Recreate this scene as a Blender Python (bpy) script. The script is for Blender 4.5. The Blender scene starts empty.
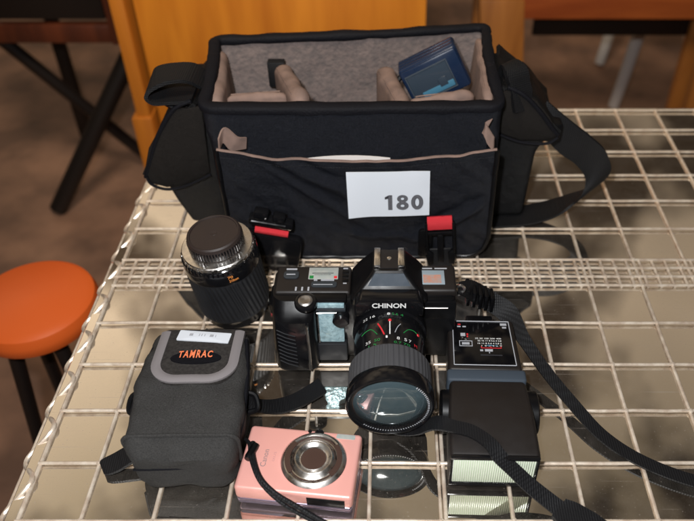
import bpy, bmesh, math, random
from mathutils import Vector, Matrix, noise
random.seed(7)
PI = math.pi
R = math.radians
S = 0.001                                   # everything below is written in millimetres
SC = bpy.context.scene
COL = SC.collection
V = Vector

# ------------------------------------------------------------------ camera
PITCH = 41.0
cam_d = bpy.data.cameras.new('camera_view')
cam = bpy.data.objects.new('camera_view', cam_d)
COL.objects.link(cam)
cam.location = (0, 0, 0.497)
cam.rotation_euler = (R(90 - PITCH), 0, 0)
cam_d.sensor_width = 36
cam_d.lens = 36 * 742 / 694
cam_d.shift_x = -41 / 694
cam_d.shift_y = 0.0
cam_d.clip_start = 0.02
cam_d.clip_end = 50
cam_d.dof.use_dof = True
cam_d.dof.focus_distance = 0.60
cam_d.dof.aperture_fstop = 6.3
SC.camera = cam

# ------------------------------------------------------------------ surroundings light
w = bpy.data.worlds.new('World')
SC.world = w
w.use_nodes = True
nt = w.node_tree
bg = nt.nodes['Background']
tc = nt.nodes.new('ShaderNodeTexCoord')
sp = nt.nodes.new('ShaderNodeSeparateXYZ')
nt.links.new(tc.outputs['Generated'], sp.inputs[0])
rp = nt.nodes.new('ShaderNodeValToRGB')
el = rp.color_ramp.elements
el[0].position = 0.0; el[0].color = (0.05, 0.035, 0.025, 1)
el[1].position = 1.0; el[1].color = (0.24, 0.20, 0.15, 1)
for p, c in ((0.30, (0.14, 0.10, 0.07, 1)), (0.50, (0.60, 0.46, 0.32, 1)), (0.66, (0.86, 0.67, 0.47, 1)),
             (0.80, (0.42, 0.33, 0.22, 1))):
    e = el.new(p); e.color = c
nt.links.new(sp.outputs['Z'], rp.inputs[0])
nz = nt.nodes.new('ShaderNodeTexNoise')  # dark patches painted into the world, to show as reflections in the table
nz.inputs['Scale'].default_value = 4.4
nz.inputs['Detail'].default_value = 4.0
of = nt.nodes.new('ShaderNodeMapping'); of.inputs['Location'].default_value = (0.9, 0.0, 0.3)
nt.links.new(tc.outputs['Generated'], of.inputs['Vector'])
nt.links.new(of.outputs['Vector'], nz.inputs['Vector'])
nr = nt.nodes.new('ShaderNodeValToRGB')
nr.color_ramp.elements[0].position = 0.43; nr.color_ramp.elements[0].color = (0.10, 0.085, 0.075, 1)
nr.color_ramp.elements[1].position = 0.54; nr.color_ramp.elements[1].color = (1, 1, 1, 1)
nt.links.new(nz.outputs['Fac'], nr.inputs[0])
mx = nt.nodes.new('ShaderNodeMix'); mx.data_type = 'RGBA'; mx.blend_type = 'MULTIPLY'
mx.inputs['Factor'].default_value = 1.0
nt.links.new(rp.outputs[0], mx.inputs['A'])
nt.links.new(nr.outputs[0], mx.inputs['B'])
xr = nt.nodes.new('ShaderNodeMapRange')          # world colour made brighter on the left, for the glass reflections
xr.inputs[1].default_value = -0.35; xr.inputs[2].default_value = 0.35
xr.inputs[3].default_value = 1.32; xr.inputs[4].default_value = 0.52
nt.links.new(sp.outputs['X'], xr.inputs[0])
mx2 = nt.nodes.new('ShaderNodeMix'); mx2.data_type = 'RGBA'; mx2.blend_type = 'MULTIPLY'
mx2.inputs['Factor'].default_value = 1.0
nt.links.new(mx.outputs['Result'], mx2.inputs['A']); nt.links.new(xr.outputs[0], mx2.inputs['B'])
yr = nt.nodes.new('ShaderNodeMapRange')          # world colour kept bright ahead and dimmed behind to cut the fill
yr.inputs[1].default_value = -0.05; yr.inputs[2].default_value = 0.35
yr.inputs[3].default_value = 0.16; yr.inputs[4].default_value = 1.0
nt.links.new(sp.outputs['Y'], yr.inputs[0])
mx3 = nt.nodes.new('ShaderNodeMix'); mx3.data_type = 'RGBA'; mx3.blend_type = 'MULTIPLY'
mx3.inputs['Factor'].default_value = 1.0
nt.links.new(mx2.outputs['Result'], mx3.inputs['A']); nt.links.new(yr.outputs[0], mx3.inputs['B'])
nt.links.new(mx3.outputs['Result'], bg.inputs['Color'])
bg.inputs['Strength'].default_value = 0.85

# the flash of the camera that took the picture
fl = bpy.data.lights.new('flash_lamp', 'POINT')
fl.energy = 25.0
fl.color = (0.975, 0.985, 1.0)
fl.shadow_soft_size = 0.016
flo = bpy.data.objects.new('flash_lamp', fl)
flo.location = (-0.065, -0.02, 0.60)
COL.objects.link(flo)
# unseen area light added to brighten the desk and floor behind the table
rl = bpy.data.lights.new('backdrop_fill', 'AREA')
rl.energy = 10.5
rl.color = (1.0, 0.86, 0.68)
rl.shape = 'DISK'; rl.size = 0.5; rl.spread = R(95)
rlo = bpy.data.objects.new('backdrop_fill', rl)
rlo.location = (-0.15, 0.35, 1.45)
rlo.rotation_euler = (R(52), 0, 0)
COL.objects.link(rlo)

vs = SC.view_settings
vs.view_transform = 'Standard'
vs.look = 'None'
vs.exposure = 0.0
vs.gamma = 1.0
vs.use_curve_mapping = False
SC.cycles.max_bounces = 8
SC.cycles.use_denoising = True

# ------------------------------------------------------------------ mesh helpers
class MB:
    def __init__(self):
        self.v = []; self.f = []
    def add(self, vs, fs, M=None):
        b = len(self.v)
        for p in vs:
            p = V(p)
            self.v.append(M @ p if M else p)
        for f in fs:
            self.f.append([b + i for i in f])
        return self
    def bm(self, bm, M=None):
        bm.verts.ensure_lookup_table(); bm.verts.index_update()
        self.add([v.co.copy() for v in bm.verts], [[v.index for v in f.verts] for f in bm.faces], M)
        bm.free()
        return self
    def box(self, lo, hi, bevel=0.0, seg=2, M=None, cuts=0):
        lo = V(lo); hi = V(hi)
        bm = bmesh.new()
        bmesh.ops.create_cube(bm, size=1)
        for v in bm.verts:
            v.co = V([(lo[i] + hi[i]) / 2 + v.co[i] * (hi[i] - lo[i]) for i in range(3)])
        if cuts:
            bmesh.ops.subdivide_edges(bm, edges=bm.edges[:], cuts=cuts, use_grid_fill=True)
        if bevel > 0:
            ed = [e for e in bm.edges if e.is_manifold and e.calc_face_angle(0) > 0.5]
            bmesh.ops.bevel(bm, geom=ed, offset=bevel, segments=seg, profile=0.5, affect='EDGES')
        return self.bm(bm, M)
    def prism(self, outline, place, d0, d1, bevel=0.0, seg=2, M=None):
        """outline: 2D points; place(a, b, d) -> 3D"""
        bm = bmesh.new()
        vs = [bm.verts.new(place(a, b, d0)) for a, b in outline]
        f = bm.faces.new(vs)
        r = bmesh.ops.extrude_face_region(bm, geom=[f])
        off = V(place(0, 0, d1)) - V(place(0, 0, d0))
        for g in r['geom']:
            if isinstance(g, bmesh.types.BMVert):
                g.co += off
        bmesh.ops.recalc_face_normals(bm, faces=bm.faces[:])
        if bevel > 0:
            ed = [e for e in bm.edges if e.is_manifold and e.calc_face_angle(0) > 0.35]
            bmesh.ops.bevel(bm, geom=ed, offset=bevel, segments=seg, profile=0.5, affect='EDGES')
        return self.bm(bm, M)
    def lathe(self, prof, M=None, seg=64):
        """prof: (r, h) about local z"""
        vs = []; fs = []
        n = len(prof)
        for k in range(seg):
            a = 2 * PI * k / seg
            for r, h in prof:
                vs.append((r * math.cos(a), r * math.sin(a), h))
        for k in range(seg):
            k2 = (k + 1) % seg
            for i in range(n - 1):
                fs.append([k * n + i, k2 * n + i, k2 * n + i + 1, k * n + i + 1])
        for i in (0, n - 1):
            if prof[i][0] > 1e-6:
                c = [k * n + i for k in range(seg)]
                fs.append(c if i else c[::-1])
        return self.add(vs, fs, M)
    def tube(self, path, r, seg=8, closed=False, M=None):
        path = [V(p) for p in path]
        n = len(path)
        vs = []; fs = []
        prev = None
        for i, p in enumerate(path):
            a = path[(i - 1) % n] if (closed or i > 0) else p
            b = path[(i + 1) % n] if (closed or i < n - 1) else p
            t = (b - a).normalized()
            if prev is None:
                h = V((0, 0, 1)) if abs(t.z) < 0.9 else V((1, 0, 0))
                u = t.cross(h).normalized()
            else:
                u = (prev - t * prev.dot(t)).normalized()
            prev = u
            q = t.cross(u)
            rr = r(i / max(1, n - 1)) if callable(r) else r
            for k in range(seg):
                an = 2 * PI * k / seg
                vs.append(p + u * (rr * math.cos(an)) + q * (rr * math.sin(an)))
        for i in range(n if closed else n - 1):
            j = (i + 1) % n
            for k in range(seg):
                k2 = (k + 1) % seg
                fs.append([i * seg + k, j * seg + k, j * seg + k2, i * seg + k2][::-1])
        if not closed:
            fs.append([k for k in range(seg)])
            fs.append([(n - 1) * seg + k for k in range(seg)][::-1])
        return self.add(vs, fs, M)
    def slab(self, fn, nu, nv, t, M=None):
        """fn(u, v) -> point, u, v in 0..1; t = thickness vector or number along the normal"""
        P = [[V(fn(i / nu, j / nv)) for j in range(nv + 1)] for i in range(nu + 1)]
        def nrm(i, j):
            a = P[min(nu, i + 1)][j] - P[max(0, i - 1)][j]
            b = P[i][min(nv, j + 1)] - P[i][max(0, j - 1)]
            return a.cross(b).normalized()
        top = [P[i][j] for i in range(nu + 1) for j in range(nv + 1)]
        if isinstance(t, (int, float)):
            bot = [P[i][j] - nrm(i, j) * t for i in range(nu + 1) for j in range(nv + 1)]
        else:
            bot = [p + V(t) for p in top]
        m = nv + 1; N = len(top)
        fs = []
        for i in range(nu):
            for j in range(nv):
                q = [i * m + j, (i + 1) * m + j, (i + 1) * m + j + 1, i * m + j + 1]
                fs.append(q); fs.append([N + k for k in q[::-1]])
        def side(idx):
            for a, b in zip(idx, idx[1:]):
                fs.append([a, N + a, N + b, b][::-1])
        side([i * m for i in range(nu + 1)][::-1])
        side([i * m + nv for i in range(nu + 1)])
        side([j for j in range(nv + 1)])
        side([nu * m + j for j in range(nv + 1)][::-1])
        return self.add(top + bot, fs, M)
    def loft(self, rings, cap0=True, cap1=True, M=None):
        n = len(rings[0]); vs = []; fs = []
        for r in rings: vs += [V(p) for p in r]
        for i in range(len(rings) - 1):
            for k in range(n):
                k2 = (k + 1) % n
                fs.append([i * n + k, i * n + k2, (i + 1) * n + k2, (i + 1) * n + k])
        if cap0: fs.append(list(range(n))[::-1])
        if cap1: fs.append([(len(rings) - 1) * n + k for k in range(n)])
        return self.add(vs, fs, M)
    def ribbon(self, keys, t, n=40, M=None):
        """keys: (centre, half width vector)"""
        C = spline([k[0] for k in keys], n); W = spline([k[1] for k in keys], n)
        m = len(C) - 1
        def fn(u, v):
            i = min(m, int(round(u * m)))
            return C[i] + W[i] * (2 * v - 1)
        return self.slab(fn, m, 4, t, M)
    def wobble(self, amp, size, seed=0, axis=None):
        """cloth unevenness along vertex normals"""
        nr = [V((0, 0, 0)) for _ in self.v]
        for f in self.f:
            if len(f) > 8: continue
            a, b, c = self.v[f[0]], self.v[f[1]], self.v[f[2]]
            nn = (b - a).cross(c - a)
            for i in f: nr[i] += nn
        for i, p in enumerate(self.v):
            k = nr[i]
            if k.length < 1e-9: continue
            d = noise.noise(p / size + V((seed * 7.3, seed * 3.1, seed)))
            self.v[i] = p + k.normalized() * (amp * d)
        return self
    def build(self, name, mat, parent=None, sharp=35):
        org = V(parent.get('_org', (0, 0, 0))) if parent else V((0, 0, 0))
        me = bpy.data.meshes.new(name)
        me.from_pydata([tuple((p - org) * S) for p in self.v], [], self.f)
        me.validate(); me.update()
        bm = bmesh.new(); bm.from_mesh(me)
        bmesh.ops.recalc_face_normals(bm, faces=bm.faces[:])
        bm.to_mesh(me); bm.free()
        me.polygons.foreach_set('use_smooth', [True] * len(me.polygons))
        me.set_sharp_from_angle(angle=R(sharp))
        me.materials.append(mat)
        o = bpy.data.objects.new(name, me)
        COL.objects.link(o)
        if parent:
            o.parent = parent
            o['_org'] = tuple(org)
        return o

def spline(pts, n):
    pts = [V(p) for p in pts]
    if len(pts) == 2:
        return [pts[0].lerp(pts[1], i / n) for i in range(n + 1)]
    out = []
    m = len(pts) - 1
    for k in range(n + 1):
        x = k / n * m
        i = min(m - 1, int(x)); t = x - i
        p0 = pts[max(0, i - 1)]; p1 = pts[i]; p2 = pts[i + 1]; p3 = pts[min(m, i + 2)]
        out.append(0.5 * ((2 * p1) + (p2 - p0) * t + (2 * p0 - 5 * p1 + 4 * p2 - p3) * t * t + (3 * p1 - p0 - 3 * p2 + p3) * t ** 3))
    return out

def thing(name, label, cat, org=(0, 0, 0), local=False, rot=(0, 0, 0), group=None):
    o = bpy.data.objects.new(name, None)
    COL.objects.link(o)
    o.location = V(org) * S
    o.rotation_euler = rot
    o.empty_display_size = 0.01
    o['label'] = label; o['category'] = cat
    if group: o['group'] = group
    o['_org'] = (0.0, 0.0, 0.0) if local else tuple(float(x) for x in org)
    return o

def tag(o, label, cat, group=None):
    o['label'] = label; o['category'] = cat
    if group: o['group'] = group
    return o

def rrect(x0, y0, x1, y1, r, n=5):
    """rounded rectangle outline, counter-clockwise"""
    out = []
    rr = r if isinstance(r, (list, tuple)) else [r] * 4
    for (cx, cy, a), q in zip(((x1, y0, -90), (x1, y1, 0), (x0, y1, 90), (x0, y0, 180)), rr):
        ox = cx - q if cx == x1 else cx + q
        oy = cy - q if cy == y1 else cy + q
        for k in range(n + 1):
            t = R(a + 90 * k / n)
            out.append((ox + q * math.cos(t), oy + q * math.sin(t)))
    return out

def text(s, width, height, place, mat, parent, name='lettering', bold=0.0, space=1.0):
    cu = bpy.data.curves.new('t', 'FONT')
    cu.body = s; cu.size = 1.0; cu.space_character = space; cu.offset = bold; cu.extrude = 0.0; cu.resolution_u = 3
    ob = bpy.data.objects.new('t', cu); COL.objects.link(ob)
    bpy.context.view_layer.update()
    me = bpy.data.meshes.new_from_object(ob.evaluated_get(bpy.context.evaluated_depsgraph_get()))
    bpy.data.objects.remove(ob); bpy.data.curves.remove(cu)
    xs = [v.co.x for v in me.vertices]; ys = [v.co.y for v in me.vertices]
    x0, x1, y0, y1 = min(xs), max(xs), min(ys), max(ys)
    m = MB()
    for v in me.vertices:
        m.v.append(V(place((v.co.x - (x0 + x1) / 2) / (x1 - x0) * width, (v.co.y - (y0 + y1) / 2) / (y1 - y0) * height)))
    m.f = [list(p.vertices) for p in me.polygons]
    bpy.data.meshes.remove(me)
    return m.build(name, mat, parent)

# ------------------------------------------------------------------ materials
def mat(name, col, rough=0.5, metal=0.0, bump=None, var=None, spec=0.5, coat=0.0, weave=None, rvar=None):
    """bump=(scale, strength, distance mm)  var=(scale, second colour, amount 0..1)"""
    m = bpy.data.materials.new(name)
    m.use_nodes = True
    nt = m.node_tree
    b = nt.nodes['Principled BSDF']
    b.inputs['Base Color'].default_value = (*col, 1)
    b.inputs['Roughness'].default_value = rough
    b.inputs['Metallic'].default_value = metal
    b.inputs['Specular IOR Level'].default_value = spec
    b.inputs['Coat Weight'].default_value = coat
    b.inputs['Coat Roughness'].default_value = 0.05
    tc = nt.nodes.new('ShaderNodeTexCoord')
    def tex(scale, detail=4.0):
        n = nt.nodes.new('ShaderNodeTexNoise')
        n.inputs['Scale'].default_value = scale
        n.inputs['Detail'].default_value = detail
        nt.links.new(tc.outputs['Object'], n.inputs['Vector'])
        return n
    if var:
        n = tex(var[0])
        r = nt.nodes.new('ShaderNodeMapRange')
        r.inputs[1].default_value = 0.35; r.inputs[2].default_value = 0.65
        r.inputs[4].default_value = var[2]
        nt.links.new(n.outputs['Fac'], r.inputs[0])
        x = nt.nodes.new('ShaderNodeMix'); x.data_type = 'RGBA'
        x.inputs['A'].default_value = (*col, 1); x.inputs['B'].default_value = (*var[1], 1)
        nt.links.new(r.outputs[0], x.inputs['Factor'])
        nt.links.new(x.outputs['Result'], b.inputs['Base Color'])
    if rvar:
        n = tex(rvar[0])
        r = nt.nodes.new('ShaderNodeMapRange')
        r.inputs[1].default_value = 0.3; r.inputs[2].default_value = 0.7
        r.inputs[3].default_value = rvar[1]; r.inputs[4].default_value = rvar[2]
        nt.links.new(n.outputs['Fac'], r.inputs[0])
        nt.links.new(r.outputs[0], b.inputs['Roughness'])
    last = None
    if bump:
        n = tex(bump[0])
        bp = nt.nodes.new('ShaderNodeBump')
        bp.inputs['Strength'].default_value = bump[1]
        bp.inputs['Distance'].default_value = bump[2] * S
        nt.links.new(n.outputs['Fac'], bp.inputs['Height'])
        last = bp
    if weave:
        prev = last
        for ax in ('X', 'Z'):
            wv = nt.nodes.new('ShaderNodeTexWave')
            wv.bands_direction = ax
            wv.inputs['Scale'].default_value = weave[0]
            wv.inputs['Distortion'].default_value = 1.2
            wv.inputs['Detail Scale'].default_value = 3
            nt.links.new(tc.outputs['Object'], wv.inputs['Vector'])
            bp = nt.nodes.new('ShaderNodeBump')
            bp.inputs['Strength'].default_value = weave[1]
            bp.inputs['Distance'].default_value = 0.25 * S
            nt.links.new(wv.outputs['Fac'], bp.inputs['Height'])
            if prev: nt.links.new(prev.outputs[0], bp.inputs['Normal'])
            prev = bp
        last = prev
    if last: nt.links.new(last.outputs[0], b.inputs['Normal'])
    return m

def wood(name, c1, c2, rough=0.4, axis=(9, 9, 0.9), scale=3.0):
    m = mat(name, c1, rough)
    nt = m.node_tree; b = nt.nodes['Principled BSDF']
    tc = nt.nodes.new('ShaderNodeTexCoord')
    mp = nt.nodes.new('ShaderNodeMapping'); mp.inputs['Scale'].default_value = axis
    n = nt.nodes.new('ShaderNodeTexNoise'); n.inputs['Scale'].default_value = scale
    n.inputs['Detail'].default_value = 6; n.inputs['Distortion'].default_value = 0.6
    r = nt.nodes.new('ShaderNodeValToRGB')
    r.color_ramp.elements[0].position = 0.3; r.color_ramp.elements[0].color = (*c2, 1)
    r.color_ramp.elements[1].position = 0.68; r.color_ramp.elements[1].color = (*c1, 1)
    nt.links.new(tc.outputs['Object'], mp.inputs[0]); nt.links.new(mp.outputs[0], n.inputs['Vector'])
    nt.links.new(n.outputs['Fac'], r.inputs[0]); nt.links.new(r.outputs[0], b.inputs['Base Color'])
    return m

NYLON = mat('navy_black_nylon', (0.0024, 0.0030, 0.0052), 0.5, bump=(70, 0.7, 4.0), weave=(420, 0.8), var=(1100, (0.0110, 0.0128, 0.0200), 1.0), spec=0.25)
NYLON2 = mat('black_nylon', (0.0036, 0.0036, 0.0043), 0.5, bump=(70, 0.7, 4.0), weave=(420, 0.8), var=(1100, (0.0075, 0.0075, 0.0080), 1.0), spec=0.25)
NYLON3 = mat('brown_black_nylon', (0.0085, 0.0070, 0.0062), 0.6, bump=(70, 0.7, 4.0), weave=(420, 0.8), var=(900, (0.0150, 0.0125, 0.0110), 1.0), spec=0.2)
BIND = mat('navy_binding', (0.0042, 0.0042, 0.0065), 0.7, bump=(500, 0.7, 0.8), spec=0.18)
LINING = mat('taupe_lining', (0.185, 0.146, 0.135), 0.9, bump=(240, 0.8, 1.6), var=(170, (0.128, 0.108, 0.104), 0.9), spec=0.15)
PAD = mat('taupe_padding', (0.245, 0.165, 0.135), 0.8, bump=(220, 0.35, 0.8), var=(70, (0.185, 0.128, 0.108), 1.0), spec=0.2)
WEB = mat('black_webbing', (0.006, 0.006, 0.007), 0.6, weave=(170, 0.6), spec=0.3)
PLAST = mat('black_plastic', (0.0035, 0.0035, 0.0042), 0.30, bump=(1500, 0.12, 0.15), spec=0.3, rvar=(60, 0.26, 0.44))
GLOSS = mat('glossy_black', (0.006, 0.006, 0.007), 0.12, rvar=(70, 0.08, 0.22))
MATTE = mat('matte_brown_black', (0.0125, 0.0095, 0.0085), 0.5, bump=(2600, 0.3, 0.12), rvar=(50, 0.42, 0.58))
CAPM = mat('worn_black_cap', (0.028, 0.0185, 0.016), 0.45, bump=(1800, 0.2, 0.12), rvar=(40, 0.36, 0.56))
RUBBER = mat('dark_rubber', (0.0085, 0.0092, 0.0115), 0.45, bump=(900, 0.2, 0.2), rvar=(60, 0.5, 0.75))
GREYRUB = mat('dusty_rubber', (0.052, 0.052, 0.056), 0.7, bump=(600, 0.3, 0.2), var=(90, (0.055, 0.055, 0.06), 1.0))
CHROME = mat('bright_metal', (0.90, 0.87, 0.83), 0.25, 1.0, rvar=(120, 0.18, 0.40))
STEEL = mat('brushed_steel', (0.55, 0.52, 0.49), 0.34, 1.0, rvar=(160, 0.25, 0.45))
CREAM = mat('cream_painted_wire', (0.86, 0.75, 0.62), 0.36, 0.35, bump=(500, 0.25, 0.3), var=(120, (0.62, 0.49, 0.38), 1.0), coat=0.8, rvar=(200, 0.30, 0.52))
CREAM.node_tree.nodes['Principled BSDF'].inputs['Coat Roughness'].default_value = 0.16
WHITE = mat('white_card', (0.74, 0.78, 0.84), 0.65, bump=(400, 0.1, 0.3))
PAPER = mat('white_paper', (0.80, 0.74, 0.70), 0.7)
INK = mat('grey_ink', (0.035, 0.035, 0.042), 0.6)
INK2 = mat('pale_grey_ink', (0.42, 0.43, 0.46), 0.6)
INK3 = mat('mid_grey_ink', (0.20, 0.20, 0.22), 0.6)
RED = mat('red_webbing', (0.80, 0.035, 0.050), 0.55, weave=(500, 0.7))
REDP = mat('red_paint', (0.75, 0.03, 0.04), 0.45)
GREEN = mat('green_paint', (0.015, 0.22, 0.05), 0.45)
WPAINT = mat('white_paint', (0.80, 0.80, 0.78), 0.5)
ORANGE_INK = mat('orange_paint', (0.85, 0.30, 0.06), 0.5)
ORANGE_T = mat('orange_thread', (0.86, 0.16, 0.05), 0.6, bump=(900, 0.7, 0.5), var=(500, (0.95, 0.30, 0.14), 1.0))
GREYT = mat('grey_trim', (0.225, 0.205, 0.208), 0.75, bump=(900, 0.4, 0.3), spec=0.2)
POUCH = mat('pouch_fabric', (0.028, 0.027, 0.026), 0.85, bump=(900, 0.7, 0.7), var=(1300, (0.050, 0.048, 0.046), 1.0), weave=(520, 0.4), spec=0.25)
PFLAP = mat('pouch_flap_fabric', (0.042, 0.038, 0.035), 0.85, bump=(500, 0.5, 0.7), var=(400, (0.026, 0.023, 0.022), 1.0), spec=0.2)
PINK = mat('pink_metal', (0.91, 0.44, 0.38), 0.34, 0.25, bump=(2500, 0.06, 0.05), rvar=(60, 0.3, 0.42))
LILAC = mat('lilac_metal', (0.62, 0.52, 0.68), 0.22, 0.9)
BLUE = mat('navy_blue_plastic', (0.009, 0.020, 0.050), 0.28, bump=(1500, 0.15, 0.15), rvar=(60, 0.2, 0.36))
BLUEWIN = mat('blue_window_plastic', (0.035, 0.050, 0.070), 0.08, coat=0.6, rvar=(80, 0.05, 0.2))
BLUEHI = mat('pale_blue_plastic', (0.055, 0.17, 0.26), 0.2)
LCD = mat('lcd_glass', (0.34, 0.38, 0.36), 0.15, var=(160, (0.42, 0.43, 0.40), 1.0))
LCD2 = mat('lcd_blue_glass', (0.30, 0.36, 0.40), 0.12)
LCDR = mat('lcd_orange_patch', (0.52, 0.24, 0.17), 0.2, var=(300, (0.40, 0.30, 0.27), 1.0))
PALE = mat('pale_blue_glare', (0.52, 0.74, 0.80), 0.14, 0.3, bump=(260, 0.9, 1.2), var=(300, (0.34, 0.52, 0.58), 1.0), rvar=(90, 0.05, 0.25))  # flash glare on the camera front, put into the base colour
GREYP = mat('blue_grey_plastic', (0.030, 0.036, 0.042), 0.40, bump=(1500, 0.15, 0.15), rvar=(60, 0.34, 0.5))
SLATE = mat('slate_plastic', (0.048, 0.062, 0.080), 0.6, bump=(1200, 0.12, 0.15), spec=0.2, rvar=(80, 0.5, 0.68))
PANELM = mat('black_scale_panel', (0.004, 0.004, 0.005), 0.09)
YEL = mat('yellow_sticker', (0.62, 0.55, 0.03), 0.5)
YEL2 = mat('olive_print', (0.24, 0.22, 0.03), 0.5)
BROWNLENS = mat('brown_lens_cover', (0.060, 0.032, 0.024), 0.38, bump=(600, 0.1, 0.2))
ORPL = mat('orange_plastic', (0.78, 0.13, 0.02), 0.42, bump=(60, 0.1, 1.0))
WHPL = mat('pale_plastic', (0.52, 0.49, 0.47), 0.45)
OAK = wood('orange_oak', (0.64, 0.225, 0.020), (0.47, 0.145, 0.012), 0.42)
OAKEDGE = wood('orange_oak_edge', (0.56, 0.185, 0.018), (0.38, 0.115, 0.012), 0.45)
REDWOOD = wood('red_brown_wood', (0.44, 0.11, 0.025), (0.26, 0.055, 0.014), 0.4, axis=(0.9, 9, 9))
LEGWOOD = wood('brown_leg_wood', (0.42, 0.165, 0.035), (0.28, 0.10, 0.02), 0.45)
DARKWOOD = wood('dark_wood', (0.12, 0.030, 0.012), (0.05, 0.014, 0.008), 0.4)
EBONY = mat('black_stained_wood', (0.010, 0.007, 0.006), 0.45)
FLOORM = mat('brown_floor_stone', (0.36, 0.20, 0.13), 0.6, bump=(20, 0.2, 6), var=(7, (0.17, 0.095, 0.065), 1.0))
nt_ = FLOORM.node_tree

# ribbed window of the flash gun: fine vertical prisms in clear greenish plastic
FRES = mat('flash_window_plastic', (0.62, 0.74, 0.62), 0.16, coat=0.4)
def _fres():
    nt = FRES.node_tree; b = nt.nodes['Principled BSDF']
    tc = nt.nodes.new('ShaderNodeTexCoord')
    wv = nt.nodes.new('ShaderNodeTexWave'); wv.bands_direction = 'X'
    wv.inputs['Scale'].default_value = 190; wv.inputs['Distortion'].default_value = 0.05
    nt.links.new(tc.outputs['Object'], wv.inputs['Vector'])
    bp = nt.nodes.new('ShaderNodeBump'); bp.inputs['Strength'].default_value = 0.9; bp.inputs['Distance'].default_value = 0.0005
    nt.links.new(wv.outputs['Fac'], bp.inputs['Height']); nt.links.new(bp.outputs[0], b.inputs['Normal'])
    rp = nt.nodes.new('ShaderNodeValToRGB')
    rp.color_ramp.elements[0].color = (0.66, 0.82, 0.56, 1); rp.color_ramp.elements[1].color = (0.94, 0.97, 0.86, 1)
    nt.links.new(wv.outputs['Fac'], rp.inputs[0]); nt.links.new(rp.outputs[0], b.inputs['Base Color'])
_fres()

# dusty bronze mirror glass of the table top
def _mirror():
    m = bpy.data.materials.new('dusty_mirror_glass'); m.use_nodes = True
    nt = m.node_tree; b = nt.nodes['Principled BSDF']
    out = nt.nodes['Material Output']
    b.inputs['Metallic'].default_value = 1.0
    b.inputs['Base Color'].default_value = (0.86, 0.82, 0.76, 1)
    b.inputs['Roughness'].default_value = 0.015
    tc = nt.nodes.new('ShaderNodeTexCoord')
    n0 = nt.nodes.new('ShaderNodeTexNoise'); n0.inputs['Scale'].default_value = 4.5; n0.inputs['Detail'].default_value = 2
    nt.links.new(tc.outputs['Object'], n0.inputs['Vector'])
    bp = nt.nodes.new('ShaderNodeBump'); bp.inputs['Strength'].default_value = 0.10; bp.inputs['Distance'].default_value = 0.004
    nt.links.new(n0.outputs['Fac'], bp.inputs['Height']); nt.links.new(bp.outputs[0], b.inputs['Normal'])
    d = nt.nodes.new('ShaderNodeBsdfDiffuse'); d.inputs['Color'].default_value = (0.36, 0.31, 0.26, 1)
    n1 = nt.nodes.new('ShaderNodeTexNoise'); n1.inputs['Scale'].default_value = 26; n1.inputs['Detail'].default_value = 8; n1.inputs['Roughness'].default_value = 0.7
    nt.links.new(tc.outputs['Object'], n1.inputs['Vector'])
    r = nt.nodes.new('ShaderNodeMapRange'); r.inputs[1].default_value = 0.38; r.inputs[2].default_value = 0.8
    r.inputs[3].default_value = 0.03; r.inputs[4].default_value = 0.14
    nt.links.new(n1.outputs['Fac'], r.inputs[0])
    n2 = nt.nodes.new('ShaderNodeTexNoise'); n2.inputs['Scale'].default_value = 520; n2.inputs['Detail'].default_value = 2
    nt.links.new(tc.outputs['Object'], n2.inputs['Vector'])
    r2 = nt.nodes.new('ShaderNodeMapRange'); r2.inputs[1].default_value = 0.66; r2.inputs[2].default_value = 0.76; r2.inputs[4].default_value = 0.35
    nt.links.new(n2.outputs['Fac'], r2.inputs[0])
    mp = nt.nodes.new('ShaderNodeMapping'); mp.inputs['Rotation'].default_value = (0, 0, 0.7); mp.inputs['Scale'].default_value = (14, 900, 1)
    nt.links.new(tc.outputs['Object'], mp.inputs[0])
    n3 = nt.nodes.new('ShaderNodeTexNoise'); n3.inputs['Scale'].default_value = 1.0; n3.inputs['Detail'].default_value = 1
    nt.links.new(mp.outputs[0], n3.inputs['Vector'])
    r3 = nt.nodes.new('ShaderNodeMapRange'); r3.inputs[1].default_value = 0.73; r3.inputs[2].default_value = 0.78; r3.inputs[4].default_value = 0.3
    nt.links.new(n3.outputs['Fac'], r3.inputs[0])
    s1 = nt.nodes.new('ShaderNodeMath'); s1.operation = 'ADD'; s2 = nt.nodes.new('ShaderNodeMath'); s2.operation = 'ADD'; s2.use_clamp = True
    nt.links.new(r.outputs[0], s1.inputs[0]); nt.links.new(r2.outputs[0], s1.inputs[1])
    nt.links.new(s1.outputs[0], s2.inputs[0]); nt.links.new(r3.outputs[0], s2.inputs[1])
    mx = nt.nodes.new('ShaderNodeMixShader')
    nt.links.new(s2.outputs[0], mx.inputs[0]); nt.links.new(b.outputs[0], mx.inputs[1]); nt.links.new(d.outputs[0], mx.inputs[2])
    nt.links.new(mx.outputs[0], out.inputs['Surface'])
    return m
MIRROR = _mirror()
GLASSEDGE = mat('glass_edge', (0.05, 0.10, 0.09), 0.1)

# coated front element of the zoom lens
def _lensglass():
    m = mat('coated_lens_glass', (0.03, 0.05, 0.06), 0.03, coat=1.0)
    b = m.node_tree.nodes['Principled BSDF']
    b.inputs['Specular IOR Level'].default_value = 1.0
    b.inputs['Base Color'].default_value = (0.105, 0.155, 0.175, 1)
    b.inputs['Metallic'].default_value = 0.5
    return m
LENSG = _lensglass()

# ------------------------------------------------------------------ floor and table
FZ = -600.0
fm = MB()
fm.slab(lambda u, v: (-4000 + 8000 * u, -1500 + 9000 * v, FZ), 2, 2, 20.0)
fo = fm.build('floor', FLOORM); fo['kind'] = 'structure'

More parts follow.
